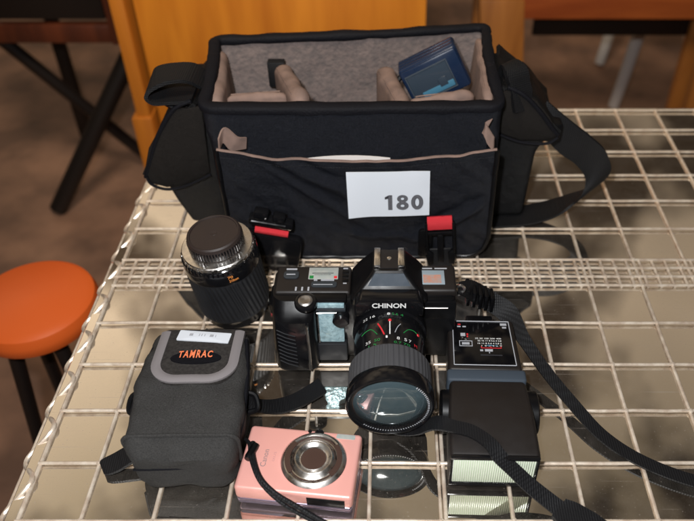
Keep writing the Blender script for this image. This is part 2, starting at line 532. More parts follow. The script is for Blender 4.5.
GT = -3.9                                    # glass surface, wires lie on it, things stand on the wires
tb = thing('glass_table', 'low table with a dusty mirror glass top under the cream wire grid', 'table', (60, 480, FZ))
X0, X1, Y0, Y1 = -282, 500, 60, 889
MB().box((X0, Y0, GT - 6), (X1, Y1, GT), 0.8, 1).build('glass_top', MIRROR, tb)
fr = MB()
for a, b in (((X0 + 25, Y0 + 20), (X1 - 25, Y0 + 50)), ((X0 + 25, Y1 - 50), (X1 - 25, Y1 - 20)),
             ((X0 + 25, Y0 + 51), (X0 + 55, Y1 - 51)), ((X1 - 55, Y0 + 51), (X1 - 25, Y1 - 51))):
    fr.box((*a, GT - 40), (*b, GT - 6.5), 1.5)
fr.build('under_frame', EBONY, tb)
for lx in (X0 + 26, X1 - 54):
    for ly in (Y0 + 21, Y1 - 49):
        MB().box((lx, ly, FZ), (lx + 28, ly + 28, GT - 40.5), 2).build('leg', EBONY, tb)

gr = thing('wire_grid', 'cream painted wire mesh panel with two close strips laid over the glass table top', 'wire grid', (60, 480, GT))
WR = 1.45
XS = [-225, -172, -119, -66, -14, 39, 92, 145, 198, 251, 304, 357, 410, 463]
YS = [81, 131.5, 182, 232.5, 283.4, 332.5, 383, 433.5, 484.5, 535.9, 574, 625, 675.5, 726, 777, 828, 879]
for x in XS:
    MB().tube([(x, Y0 + 6, GT + WR), (x, Y1 - 6, GT + WR)], WR if x != 39 else 1.2, 10).build('long_rod', CREAM, gr)
MB().tube([(42.6, Y0 + 6, GT + WR), (42.6, 470, GT + WR)], 1.6, 10).build('long_rod', CREAM, gr)
def cross_rod(y, nodes):
    m = MB()
    m.tube([(X0 + 10 + k * 28, y + random.uniform(-0.35, 0.35), GT + 2 * WR - 0.1) for k in range(28)] + [(X1 - 4, y, GT + 2 * WR - 0.1)], WR, 10)
    for x in nodes:                        # weld beads
        m.lathe([(0, -1.5), (1.5, -1.1), (2.2, 0), (1.7, 1.2), (0, 1.7)], Matrix.Translation((x + random.uniform(-0.4, 0.4), y + random.uniform(-0.5, 0.5), GT + 2 * WR + 0.1)), 10)
    m.build('cross_rod', CREAM, gr)
for y in YS: cross_rod(y, XS)
for y in (548.6, 561.3): cross_rod(y, [-258 + 13.2 * k for k in range(57)])
x = -258.0
while x < 490:
    if min(abs(x - q) for q in XS) > 4:
        MB().tube([(x, 535, GT + WR), (x, 575, GT + WR)], WR * 0.95, 8).build('short_rod', CREAM, gr)
    x += 13.2
MB().tube([(-271, Y0 + 6, GT + WR), (-271, Y1 - 6, GT + WR)], 1.7, 10).build('edge_rod', CREAM, gr)
MB().tube([(-287, Y0 + 6, GT - 9), (-287, Y1 - 6, GT - 9)], 1.7, 10).build('edge_rod', CREAM, gr)
zz = []
n = 0
for k in range(0, 33 * 8 + 1):
    t = k / 8
    a = 0.5 - 0.5 * math.cos(PI * t)
    zz.append((-271 - 16.5 * a, Y0 + 10 + t * 24.6, GT + 4.4 - 11 * a))
MB().tube(zz, 2.0, 8).build('zigzag_wire', CREAM, gr)

# ------------------------------------------------------------------ background furniture
DY = 1250.0
dk = thing('wooden_desk', 'orange oak desk with a plain front panel standing behind the black bag', 'desk', (-200, DY + 200, FZ))
MB().box((-437, DY, FZ + 60), (66, DY + 18, 240), 1.5).build('front_panel', OAK, dk)
MB().box((-437, DY + 30, FZ + 1), (58, DY + 500, 240), 2).build('cabinet', EBONY, dk)
MB().box((-474, DY - 14, FZ), (-449, DY + 520, 240), 2).build('side_panel', OAKEDGE, dk)
MB().box((-484, DY - 20, FZ), (-446, DY + 30, -218), 3).build('plinth_block', OAKEDGE, dk)
MB().box((-500, DY - 40, 241), (90, DY + 560, 268), 4).build('desk_top', OAK, dk)
MB().box((61, DY + 20, FZ), (64, DY + 520, 240), 0.5).build('side_panel', OAKEDGE, dk)

bn = thing('wooden_bench', 'red brown wooden bench with a wide plank leg behind the bag on the right', 'bench', (430, 1650, FZ))
MB().prism([(201, -139), (300, -139), (345, FZ), (252, FZ)], lambda a, b, d: (a, d, b), 1600, 1632, 3).build('leg', LEGWOOD, bn)
MB().box((296, 1604, -184), (760, 1630, -90), 3).build('front_rail', REDWOOD, bn)
MB().box((150, 1590, -89), (780, 1730, -60), 4).build('seat', REDWOOD, bn)
MB().box((200, 1690, -600), (235, 1720, -90), 3).build('leg', LEGWOOD, bn)
MB().box((720, 1690, -600), (755, 1720, -90), 3).build('leg', LEGWOOD, bn)
MB().box((724, 1600, -600), (770, 1632, -90), 3).build('leg', LEGWOOD, bn)
MB().box((346, 1700, -265), (718, 1712, -92), 2).build('shade_board', EBONY, bn)  # black board put in for the shadow under the bench

pc = thing('pale_chair', 'pale grey plastic chair with curved legs at the right edge behind the table', 'chair', (820, 2050, FZ))
for sx, sy in ((690, 1950), (950, 1950), (710, 2230), (930, 2230)):
    d = 1 if sx > 800 else -1
    MB().tube(spline([(sx, sy, -160), (sx - 4 * d, sy, -300), (sx + 10 * d, sy - 6, -450), (sx + 30 * d, sy - 14, FZ + 12)], 16), lambda t: 21 - 5 * t, 14).build('leg', WHPL, pc)
MB().box((665, 1930, -162), (975, 2260, -136), 10, 3).build('seat', WHPL, pc)
MB().slab(lambda u, v: (680 + 280 * u, 2250 + 60 * v + 20 * math.sin(PI * u), -130 + 380 * v), 12, 8, 12.0).build('backrest', WHPL, pc)

dc = thing('dark_chair', 'dark red brown wooden chair in the shade left of the desk', 'chair', (-640, 1560, FZ))
MB().box((-585, 1490, -192), (-553, 1522, 160), 3).build('leg', DARKWOOD, dc)
MB().box((-830, 1494, -190), (-586, 1518, -150), 3).build('rail', DARKWOOD, dc)
MB().box((-830, 1523, -149), (-540, 1800, -120), 4).build('seat', EBONY, dc)
MB().box((-830, 1500, -140), (-590, 1512, 160), 2).build('back_panel', EBONY, dc)
MB().box((-860, 1490, -192), (-832, 1522, 160), 3).build('leg', DARKWOOD, dc)
for lx in (-580, -850):
    MB().prism([(lx, -150), (lx + 28, -150), (lx + 28, FZ), (lx, FZ)], lambda a, b, d: (a, d, b), 1770, 1798, 2).build('leg', EBONY, dc)
MB().tube([(-545, 1560, -195), (-800, 1440, -590)], 21, 12).build('strut', EBONY, dc)
MB().tube([(-845, 1535, -195), (-610, 1640, -590)], 15, 12).build('strut', EBONY, dc)

st = thing('orange_stool', 'small round orange plastic stool beside the left edge of the table', 'stool', (-423, 635, FZ))
MB().lathe([(0, -146), (64, -146), (71, -142), (74, -134), (74, -126), (71, -117), (63, -112), (0, -110)], Matrix.Translation((-423, 635, 0)), 64).build('seat', ORPL, st)
for lx, ly in ((-450, 608), (-396, 608), (-450, 662), (-396, 662)):
    MB().tube([(lx, ly, -151), (lx + (40 if lx > -420 else -40), ly + (40 if ly > 630 else -40), FZ)], lambda t: 9 - 1 * t, 12).build('leg', EBONY, st)

# ------------------------------------------------------------------ camera bag
bag = thing('camera_bag', 'large open black camera bag with padded taupe dividers and two red buckle straps', 'camera bag', (-30, 660, 0))
def bag_ring(t, inset, z_off=0.0, n=30):
    """t = 0 bottom .. 1 rim; corners are the bag's own, slightly out of square"""
    b = [(-160, 588), (103, 592), (104, 758), (-172, 726)]
    r = [(-172, 600), (107, 604), (108, 770), (-184, 737)]
    q = [V((b[i][0] + (r[i][0] - b[i][0]) * t, b[i][1] + (r[i][1] - b[i][1]) * t)) for i in range(4)]
    c = sum(q, V((0, 0))) / 4
    out = []
    rad = 14 - min(inset, 9)
    for i in range(4):
        p = q[i]; pr = q[i - 1]; nx = q[(i + 1) % 4]
        d1 = (pr - p).normalized(); d2 = (nx - p).normalized()
        p = p + (d1 + d2) * inset
        a = p + d1 * rad; e = p + d2 * rad
        for k in range(7):
            s = k / 6
            out.append(((a * (1 - s) ** 2 + p * (2 * s * (1 - s)) + e * s * s)))
        for k in range(1, n):
            pn = nx + ((p - q[i]) - (d1 + d2) * inset) if False else None
        nxt = q[(i + 1) % 4]
        e2 = (q[(i + 2) % 4] - nxt).normalized(); e1 = (p - nxt).normalized()
        p2 = nxt + ((q[i] - nxt).normalized() + e2) * inset
        st2 = p2 + (q[i] - nxt).normalized() * rad
        for k in range(1, n):
            s = k / n
            m = e.lerp(st2, s)
            bow = 4 * s * (1 - s)
            nrm = V((-(st2 - e).y, (st2 - e).x)).normalized()
            out.append(m + nrm * (bow * 3.0 * math.sin(PI * t) - bow * 3 * t) * (-1))
    # rim height: a little sag along the front
    res = []
    for p in out:
        z = 166 * t
        if t > 0.5:
            f = max(0, 1 - (p.y - 585) / 75)
            z -= f * (8 + 5 * math.cos((p.x + 30) / 140 * PI / 2)) * (t - 0.5) * 2
        res.append(V((p.x, p.y, z + z_off)))
    return res
body = MB()
NT = 24
rings = [bag_ring(k / NT, 0, 1.0 if k == 0 else 0) for k in range(NT + 1)]
body.loft(rings, True, False)
keep = [p.copy() for p in body.v]
body.wobble(3.4, 34, 1); body.wobble(1.3, 12, 2)
for i, p in enumerate(keep):
    f = max(0.0, min(1.0, (150 - p.z) / 25)); body.v[i] = p.lerp(body.v[i], 0.12 + 0.88 * f)
rin = [bag_ring(k / NT, 8) for k in range(NT, 4, -1)]
body.loft([rings[-1], rin[0]], False, False)
body.build('outer_shell', NYLON, bag, 50)
lin = MB(); lin.loft([bag_ring(k / NT, 7.2) for k in range(NT, 3, -1)], False, True); keep = [p.copy() for p in lin.v]
lin.wobble(2.6, 30, 4); lin.wobble(0.8, 9, 5)
for i, p in enumerate(keep):
    f = max(0.0, min(1.0, (158 - p.z) / 20)); lin.v[i] = p.lerp(lin.v[i], f)
lin.build('lining', LINING, bag, 50)
rim = MB()
rim.loft([[p + V((0, 0, dz)) for p in bag_ring(1.0, ins)] for ins, dz in ((-0.2, -6.5), (-1.9, -6.0), (-2.3, -3), (-1.6, -0.2), (-0.2, 0.9), (4.0, 1.1), (8.0, 0.8), (9.2, -0.8), (9.6, -4.5), (8.0, -6.5))], False, False)
rim.wobble(1.6, 26, 9).wobble(0.6, 8, 3).build('rim_binding', BIND, bag, 60)

def divider(a, b, z0, za, zb, th, seed, tilt=(0, 0)):
    """padded board with a rounded top between two floor points"""
    a = V((*a, 0)); b = V((*b, 0))
    d = (b - a); L = d.length; d.normalize(); nrm = V((-d.y, d.x, 0))
    m = MB()
    prof = [(-0.5, 0)] + [(-0.5, 0.2 * k) for k in (1, 2, 3, 4)]
    for k in range(9):
        an = PI - PI * k / 8
        prof.append((0.5 * math.cos(an), 1 + 0.0))
    rings = []
    N = 18
    for i in range(N + 1):
        u = i / N
        ease = min(1, min(u, 1 - u) * 7)
        w = th * (0.55 + 0.45 * math.sqrt(max(0, 1 - (1 - ease) ** 2)))
        zt = za + (zb - za) * u - (1 - ease) ** 2 * 5
        c = a + d * (L * u)
        ring = []
        pts = [(-0.5, 0.0), (-0.5, 0.25), (-0.5, 0.5), (-0.5, 0.75)]
        for s, q in pts:
            ring.append((s * w, z0 + (zt - w / 2 - z0) * q))
        for k in range(9):
            an = PI - PI * k / 8
            ring.append((0.5 * w * math.cos(an), zt - w / 2 + 0.5 * w * math.sin(an)))
        for s, q in reversed(pts):
            ring.append((-s * w, z0 + (zt - w / 2 - z0) * q))
        rings.append([c + nrm * s + V((tilt[0] * (z - z0), tilt[1] * (z - z0), z)) for s, z in ring])
    m.loft(rings)
    m.wobble(2.8, 22, seed); m.wobble(1.0, 8, seed + 1)
    k = len(rings[0]) // 2
    m.tube([r[k + 2] + V((0, 0, 0.4)) for r in rings[2:-2]], 0.7, 6)
    return m
vt = MB(); vt.box((-126, 716, 118), (-108, 726, 147), 1.5); vt.build('velcro_tab', WEB, bag)
divider((-158, 618), (-170, 724), 20, 161, 160, 17, 3, (-0.03, 0)).build('divider', PAD, bag, 70)
divider((-81, 622), (-112, 722), 20, 161, 145, 19, 5).build('divider', PAD, bag, 70)
divider((16, 624), (-6, 730), 20, 152, 140, 19, 6).build('divider', PAD, bag, 70)
divider((-160, 655), (-98, 655), 20, 145, 150, 9, 7, (0, -0.05)).build('divider', PAD, bag, 70)
divider((20, 650), (82, 655), 20, 145, 151, 9, 8, (0, -0.05)).build('divider', PAD, bag, 70)
divider((92, 622), (94, 752), 20, 160, 162, 11, 9, (0.02, 0)).build('divider', PAD, bag, 70)

# front pocket
def front_y(x, z):
    k = max(0.0, math.sin(PI * (x + 157) / 257)) if -157 < x < 100 else 0
    y = 577 - 5 * k * (0.4 + 0.6 * z / 130)
    y += 2.6 * noise.noise(V((x / 30, z / 42, 3.3))) + 1.6 * noise.noise(V(((x + z) / 16, (x - z) / 40, 8)))
    def fold(a, b, c, w, h, x0, x1):
        m = max(0, min(1, (x - x0) / 25)) * max(0, min(1, (x1 - x) / 25))
        q = (a * x + b * z - c + 3 * noise.noise(V((x / 25, z / 25, 1.7)))) / w
        return h * math.exp(-q * q) * m
    y -= fold(0.55, 1, 62, 6, 4.0, -150, -30) + fold(0.75, 1, 28, 4, 2.6, -130, -20) + fold(0.35, 1, 92, 5, 2.6, -140, -60)
    y -= fold(-0.6, 1, 10, 5, 3.2, 20, 100) + fold(-0.9, 1, -12, 4, 2.4, 40, 100) + fold(0.12, 1, 30, 5, 2.2, -60, 60)
    y += fold(0.55, 1, 74, 5, 2.4, -150, -30) + fold(-0.6, 1, 22, 5, 2.0, 20, 100)
    return y
def pocket(u, v):
    x = -157 + 257 * u
    top = 128 - 10.5 * math.sin(PI * u) ** 0.8
    z = 2 + (top - 2) * v
    # rounded lower corners
    e = min(u, 1 - u) * 257
    if e < 24:
        z = max(z, 2 + 24 - math.sqrt(max(0, 24 ** 2 - (24 - e) ** 2)))
    return V((x, front_y(x, z), z))
pk = MB(); pk.slab(pocket, 110, 56, (0, 4, 0))
fp = pk.build('front_pocket', NYLON, bag, 60)
edge = [pocket(k / 60, 1.0) + V((0, 2, 0.4)) for k in range(61)]
MB().tube(edge, 1.5, 6).build('pocket_edge', PAD, fp)
pip = [pocket(0, 1 - k / 20) for k in range(20)] + [pocket(k / 80, 0) for k in range(0, 81)] + [pocket(1, k / 20) for k in range(1, 21)]
pl = []
for p in pip:
    if not pl or (V(p) - pl[-1]).length > 1.5: pl.append(V(p))
MB().tube([p + V((0, 1.0, 0)) for p in pl], 2.7, 8).build('piping', PLAST, fp, 60)
stt = MB()
for k in range(96):
    p = pocket((k + 0.2) / 97, 0.955); q = pocket((k + 0.75) / 97, 0.955)
    stt.tube([p + V((0, -0.35, 0)), q + V((0, -0.35, 0))], 0.3, 5)
stt.build('stitching', WEB, fp)
# gussets closing the pocket's two ends
for xs, nm in ((-157, -1), (100, 1)):
    g = MB()
    g.slab(lambda u, v: (xs - nm * (2 + 5 * math.sin(PI * u)), 579 + 17 * u, 14 + (114 - 4 * u) * v), 8, 8, 2.0)
    g.build('gusset', NYLON, fp, 60)
MB().ribbon([((-154, 581, 131), (0.5, 0, 7)), ((-150, 587, 138), (2, 0, 8)), ((-141, 584, 131), (4, 0, 7)), ((-131, 590, 128), (1, 0, 6))], 1.6, 20).build('pocket_tape', PAD, fp, 60)
MB().ribbon([((97, 581, 133), (0, 2, 6)), ((91, 588, 139), (0, 2, 7)), ((88, 590, 144), (1, 2, 5)), ((93, 592, 148), (2, 1, 4))], 1.6, 20).build('pocket_tape', PAD, fp, 60)
fl2 = MB(); fl2.box((-152, 580, 5), (96, 592, 12), 2); fl2.build('pocket_base', NYLON, fp)

# end pockets
def flap_face(outline, y, lower):
    m = MB(); m.prism(outline, lambda a, b, d: (a, d, b), y, y + 4, 1.5, 2); m.wobble(2.2, 16, 4)
    o = m.build('end_flap_face', NYLON3, bag, 50)
    MB().tube(spline([(a, y - 0.6, b) for a, b in lower], 20), 1.5, 8).build('face_piping', BIND, o)
flap_face([(-241, 62), (-226, 56), (-206, 60), (-178, 74), (-176, 148), (-200, 146), (-213, 136), (-234, 102), (-244, 76)], 620, [(-243, 70), (-240, 61), (-226, 55), (-206, 59), (-178, 73)])
flap_face([(106, 116), (130, 106), (156, 104), (166, 111), (158, 130), (142, 150), (114, 160), (106, 158)], 630, [(106, 115), (130, 105), (156, 103), (167, 110)])
lp = MB()
lp.prism([(-166, 5), (-211, 5), (-220, 34), (-227, 58), (-239, 62), (-242, 74), (-234, 100), (-213, 136), (-200, 146), (-176, 150)],
         lambda a, b, d: (a, d, b), 626, 716, 6, 3)
bmx = lp
lp.wobble(3.0, 22, 3); lp2 = lp.build('end_pocket', NYLON2, bag, 45)
fpz = MB()
fpz.slab(lambda u, v: (-244 + 64 * v + 3 * math.sin(PI * u), 621 + 98 * u, 70 + 80 * v ** 0.85 + 4 * math.sin(PI * v) + 2 * noise.noise(V((u * 5, v * 5, 2)))), 14, 14, 4.0)
fpz.build('end_flap', NYLON2, bag, 60)
MB().tube(spline([(-245, 622, 68), (-238, 621, 84), (-222, 620, 118), (-202, 620, 146), (-184, 621, 155)], 24), 2.2, 8).build('flap_piping', BIND, bag)
rp_ = MB()
rp_.prism([(100, 6), (146, 6), (148, 50), (150, 88), (164, 110), (158, 130), (142, 150), (112, 160), (102, 160)],
          lambda a, b, d: (a, d, b), 636, 716, 7, 3)
rp_.build('end_pocket', NYLON2, bag, 45)
MB().slab(lambda u, v: (111 + 56 * v ** 1.2 - 3 * math.sin(PI * u), 631 + 88 * u, 163 - 50 * v + 5 * math.sin(PI * v) + 2 * noise.noise(V((u * 5, v * 5, 6)))), 14, 14, 4.0).build('end_flap', NYLON2, bag, 60)
MB().tube(spline([(112, 631, 164), (128, 630, 156), (146, 630, 138), (160, 630, 120), (167, 631, 112)], 24), 2.4, 8).build('flap_piping', BIND, bag)
MB().ribbon([((128, 634, 138), (9, 5, 0)), ((124, 638, 158), (10, 6, 0)), ((118, 642, 174), (10, 6, 0)), ((115, 656, 171), (7, 6, 0)), ((116, 664, 150), (5, 6, 0))], 5, 30).wobble(0.8, 12, 3).build('carry_loop', WEB, bag, 60)
# short carrying loop curled over on the left
MB().ribbon([((-184, 640, 152), (0, 20, 0)), ((-204, 638, 152), (0, 20, 0)), ((-219, 637, 154), (0, 20, 2)), ((-226, 637, 162), (0, 20, 3)), ((-220, 638, 170), (0, 20, 2)),
             ((-203, 642, 174), (0, 19, 0)), ((-186, 646, 172), (0, 18, 0)), ((-175, 650, 162), (0, 16, 0))], 3.5, 50).build('carry_loop', WEB, bag, 60)
MB().tube(spline([(-214, 628, 152), (-204, 628, 144), (-196, 628, 140), (-186, 628, 138)], 16), 3.0, 8).build('strap_ring', PLAST, bag)
# long shoulder strap hanging on the right
MB().ribbon([((156, 664, 118), (3, 2, 12)), ((168, 656, 106), (4, 0, 16)), ((182, 650, 95), (4, -4, 19)), ((199, 645, 84), (3, -6, 20)), ((213, 641, 70), (6, -4, 19)),
             ((218, 639, 50), (13, 2, 13)), ((208, 640, 30), (15, 9, 8)), ((190, 642, 17), (11, 14, 5)), ((168, 642, 8), (6, 16, 2)), ((146, 640, 4), (3, 16, 1)), ((112, 634, 3), (0, 14, 0))], 2.4, 90).build('shoulder_strap', WEB, bag, 60)
MB().box((150, 634, 101), (172, 652, 122), 4, 2).build('strap_buckle', PLAST, bag)

# red tabs and clip buckles on the front pocket
def buckle_front(xc, zc, tilt):
    M = Matrix.Translation((xc, 566, zc)) @ Matrix.Rotation(R(tilt), 4, 'Y') @ Matrix.Rotation(R(-6), 4, 'X')
    root = MB().slab(lambda u, v: M @ V((-12 + 24 * u, -1.5 * math.sin(PI * v) - 1, -7 + 15 * v)), 8, 8, 3.0).build('buckle_tab', RED, bag, 60)
    b = MB()
    b.box((-14.5, -3.5, -34), (-11.8, 1.5, 2), 1, 2, M)
    b.box((11.8, -3.5, -34), (14.5, 1.5, 2), 1, 2, M)
    b.box((-14, -2.5, -13), (14, 1.5, -9), 1, 2, M)
    b.box((-3, -3.5, -44), (3, 1, -12), 1.2, 2, M)
    b.prism([(-12, -30), (-7, -34), (-8, -46), (-13, -48), (-15, -38)], lambda a, c, d: (a, d, c), -3.5, 1.5, 0.8, 2, M)
    b.prism([(12, -30), (7, -34), (8, -46), (13, -48), (15, -38)], lambda a, c, d: (a, d, c), -3.5, 1.5, 0.8, 2, M)
    b.build('clip', PLAST, root)
    s = MB(); s.box((-11, 0, -60), (11, 2.5, -30), 0.8, 1, M); s.build('webbing', WEB, root)
buckle_front(50, 53, -4)
MB().prism(rrect(30, 8, 44, 43, 4), lambda a, b, d: (a, d, b), 567, 571, 1.2).build('buckle_tab', PLAST, bag)
# left one lies on its face: the clip above, the red tab folded under it
M = Matrix.Translation((-112, 560, 54)) @ Matrix.Rotation(R(12), 4, 'Y')
lt = MB().slab(lambda u, v: M @ V((-15 + 32 * u, -5 - 2 * math.sin(PI * v), -7 + 8 * v)), 8, 6, 4.0).build('buckle_tab', RED, bag, 60)
b = MB(); b.box((-22, -6, 2), (20, 6, 10), 2, 2, M); b.box((-18, -7, 10), (-4, 4, 19), 2, 2, M); b.box((0, -7, 9), (12, 4, 17), 2, 2, M)
b.box((-20, -8, 7), (14, -6, 9), 0.8, 1, M)
b.build('clip', GLOSS, lt)
MB().prism(rrect(-24, -52, 32, -8, 6), lambda a, b, d: (a, d, b), -6, 4, 2, 2, M).build('flap_tab', GLOSS, lt)

# numbered card on the pocket
cardM = Matrix.Translation((0.5, 567.2, 88)) @ Matrix.Rotation(R(-1.2), 4, 'Y')
cd = thing('number_card', 'white card printed 180 fixed to the front pocket of the black bag', 'card', (0.5, 566, 58))
MB().slab(lambda u, v: cardM @ V((-38.5 + 77 * u, -1.2 * math.sin(PI * u) - 1.8 - 4.5 * max(0, 0.32 - u) ** 1.5 * (1.2 - v) * 4 - 2.0 * max(0, u - 0.8) * max(0, v - 0.6) * 8, -25.5 + 51 * v)), 24, 16, (0, 0.7, 0)).build('card', WHITE, cd)
def on_card(a, b, lift): return cardM @ V((a, -3.1 - lift, -9.0 + b))
def annulus(cx, cy, ro, ri, m, lift, sides=40):
    q = MB()
    for k in range(sides):
        t = 2 * PI * k / sides
        q.v.append(on_card(cx + ro[0] * math.cos(t), cy + ro[1] * math.sin(t), lift)); q.v.append(on_card(cx + ri[0] * math.cos(t), cy + ri[1] * math.sin(t), lift))
    for k in range(sides):
        j = (k + 1) % sides
        q.f.append([2 * k, 2 * j, 2 * j + 1, 2 * k + 1])
    return q
def ring_digit(rings):
    d = MB(); g = MB()
    for cx, cy, ro, ri, dk_, lt in rings:
        q = annulus(cx, cy, ro, ri, None, dk_); d.add(q.v, q.f)
        n_ = 3
        for i in range(n_):
            f0 = 0.16 + 0.72 * i / n_; f1 = f0 + 0.13
            a_ = tuple(ro[j] + (ri[j] - ro[j]) * f0 for j in (0, 1)); b_ = tuple(ro[j] + (ri[j] - ro[j]) * f1 for j in (0, 1))
            q = annulus(cx, cy, a_, b_, None, lt); g.add(q.v, q.f)
    o = d.build('numeral', INK, cd); g.build('numeral_stripes', INK3, o)
ring_digit([(26.8, 0, (5.7, 8.6), (1.9, 4.6), 0.15, 0.27)])
ring_digit([(13.0, -3.9, (5.8, 4.9), (1.9, 1.5), 0.15, 0.27), (13.0, 4.3, (5.1, 4.4), (1.6, 1.4), 0.19, 0.31)])
one = MB(); one.f.append(list(range(7)))
for a, b in ((-0.6, -8.6), (3.4, -8.6), (3.4, 8.6), (0.2, 8.6), (-3.6, 6.4), (-3.6, 3.6), (-0.6, 4.6)): one.v.append(on_card(a, b, 0.15))
one_o = one.build('numeral', INK, cd)
st1 = MB()
for x0 in (0.1, 1.2, 2.3):
    st1.f.append([len(st1.v) + i for i in range(4)])
    for a, b in ((x0, -7.9), (x0 + 0.55, -7.9), (x0 + 0.55, 7.9), (x0, 7.9)): st1.v.append(on_card(a, b, 0.27))
st1.build('numeral_stripes', INK3, one_o)

# paper slip standing in the pocket
ps = MB(); ps.slab(lambda u, v: (-80 + 82 * u, 583.5 + 1.2 * math.sin(3 * u), 40 + (77.5 + 1.0 * u - 2.5 * (2 * u - 1) ** 2) * v), 8, 8, (0, 0.6, 0))
tag(ps.build('paper_slip', PAPER), 'white slip of paper peeping out of the front pocket of the black bag', 'paper')

# ------------------------------------------------------------------ blue charger in the bag
ch = thing('battery_charger', 'dark blue plastic battery charger with a clear window lying tilted in the open bag', 'charger', (58, 684, 124), True, (R(-6), R(-27), R(3)))
ch.scale = (1.08, 1.0, 1.04)
MB().box((-29, 0, 0), (29, 30, 44), 3.5, 3).build('case', BLUE, ch)
MB().box((-28, -2.4, 1.5), (28, 0.8, 42.5), 2, 2).build('front_plate', BLUE, ch)
MB().box((-24, -3.6, 8), (16, -2.2, 36), 1.2, 2).build('window', BLUEWIN, ch)
fr = MB()
fr.box((-25, -4.2, 35.8), (17, -2.3, 37.0), 0.3); fr.box((-25, -4.2, 6.8), (17, -2.3, 8.1), 0.3); fr.box((15.9, -4.2, 8.1), (17, -2.3, 35.8), 0.3)
fr.box((-25, -4.2, 8.1), (-24, -2.3, 35.8), 0.3)
fr.build('window_rim', SLATE, ch)
MB().box((-16, -4.6, 9), (15.5, -3.4, 15.5), 0.4).build('contact_strip', BLUEHI, ch)
MB().box((2, -4.9, 13), (10, -3.9, 22), 0.6).build('contact_block', BLUEWIN, ch)
rr = MB()
for k in range(3): rr.box((-27, 4 + k * 8, 43.8), (27, 9.5 + k * 8, 44.7), 0.4)
rr.build('top_ribs', BLUE, ch)
MB().tube(spline([(-28, 18, 34), (-36, 16, 28), (-38, 12, 12), (-33, 8, -6)], 20), 2.6, 8).build('cable', PLAST, ch)

# ------------------------------------------------------------------ standing zoom lens
LX, LY = -143.0, 508.0
ln = thing('camera_lens', 'black telephoto lens standing upright with its rear cap on, beside the bag', 'lens', (-143.5, 505, 3), True, (R(5), R(-4), 0))
ln.scale = (0.92, 0.92, 1.09)
MB().lathe([(30, 0), (33, 0.6), (33.4, 3), (33.4, 9), (34, 10)], None, 72).build('front_ring', GLOSS, ln)
# ribbed rubber zoom sleeve
gp = MB(); seg = 288; vsx = []; fsx = []
zs = [10 + 46 * k / 46 for k in range(47)]
for zi, z in enumerate(zs):
    for k in range(seg):
        a = 2 * PI * k / seg
        r = 35.6
        if 2 < zi < 44:
            r += 0.45 * math.sin(a * 56 + z * 0.0) * 0 + 0.15 * (1 if (zi % 2) else -1) + 0.75 * math.cos(a * 48 + z * 0.25)
        vsx.append((r * math.cos(a), r * math.sin(a), z))
for zi in range(len(zs) - 1):
    for k in range(seg):
        k2 = (k + 1) % seg
        fsx.append([zi * seg + k, zi * seg + k2, (zi + 1) * seg + k2, (zi + 1) * seg + k])
gp.add(vsx, fsx).build('zoom_sleeve', RUBBER, ln, 80)
MB().lathe([(34.5, 55.5), (36.2, 56), (36.4, 57.5), (36.2, 66), (35.2, 67.5), (34.8, 70), (33.5, 71)], None, 96).build('barrel', GLOSS, ln)
rg = MB()
for k in range(48):
    a = 2 * PI * k / 48
    rg.box((-0.9, -0.8, -2.2), (0.9, 0.6, 2.2), 0.3, 1, Matrix.Translation((35.2 * math.cos(a), 35.2 * math.sin(a), 68)) @ Matrix.Rotation(a + PI / 2, 4, 'Z'))
rg.build('aperture_ring', GLOSS, ln)
MB().lathe([(33.6, 70), (34.2, 70.6), (34.2, 73.6), (33.2, 74.4), (26, 74.6)], None, 96).build('mount_flange', CHROME, ln)
tabs = MB()
for k in range(20):
    a = R(200 + k * 9)
    if k % 3 == 1: continue
    tabs.box((-1.5, -0.9, -1.6), (1.5, 0.7, 1.6), 0.4, 1, Matrix.Translation((34.0 * math.cos(a), 34.0 * math.sin(a), 72)) @ Matrix.Rotation(a + PI / 2, 4, 'Z'))
tabs.build('ring_teeth', STEEL, ln)
cp = MB(); cp.lathe([(25, 74.8), (26, 75.4), (26, 84), (25.3, 86.2), (23.7, 87.2), (22.7, 87.0), (22.3, 86.1), (0, 86.1)], None, 96)
cap = cp.build('rear_cap', CAPM, ln)
kn = MB()
for k in range(60):
    a = 2 * PI * k / 60
    kn.box((-0.75, -0.5, -4.2), (0.75, 0.9, 3.6), 0.3, 1, Matrix.Translation((26.0 * math.cos(a), 26.0 * math.sin(a), 80)) @ Matrix.Rotation(a + PI / 2, 4, 'Z'))
kn.build('cap_knurling', GLOSS, cap)
MB().lathe([(0, 86.0), (3.0, 86.3), (3.2, 86.05)], None, 24).build('cap_mark', CAPM, cap)
def on_lens(a0, z0, r):
    return lambda a, b: ((r) * math.cos(a0 + a / r), r * math.sin(a0 + a / r), z0 + b)
text('70', 5, 2.8, on_lens(R(-66), 64, 36.6), ORANGE_INK, ln, 'lettering', 0.02)
text('210mm', 9, 2.8, on_lens(R(-62), 60.2, 36.6), ORANGE_INK, ln, 'lettering', 0.02)

# ------------------------------------------------------------------ the film camera
slr = thing('film_camera', 'black film camera with a zoom lens on it, standing in the middle of the table', 'camera', (-10, 440, 0))
bd = MB()
bd.prism(rrect(-70, 3, 57, 72, 5), lambda a, b, d: (a, d, b), 436, 472, 2.0, 2)
bd.build('body', PLAST, slr)
# top covers
MB().box((-94, 440, 69), (-31, 473, 76.5), 2.5, 3).build('top_cover', MATTE, slr)
MB().box((22, 441, 69), (57, 473, 77.5), 2.5, 3).build('top_cover', MATTE, slr)
MB().box((24, 434.5, 50), (57, 441, 70), 2.0, 2).build('front_step', PLAST, slr)
MB().box((28, 433.6, 63), (50, 434.6, 64.4), 0.4, 1).build('step_trim', STEEL, slr)
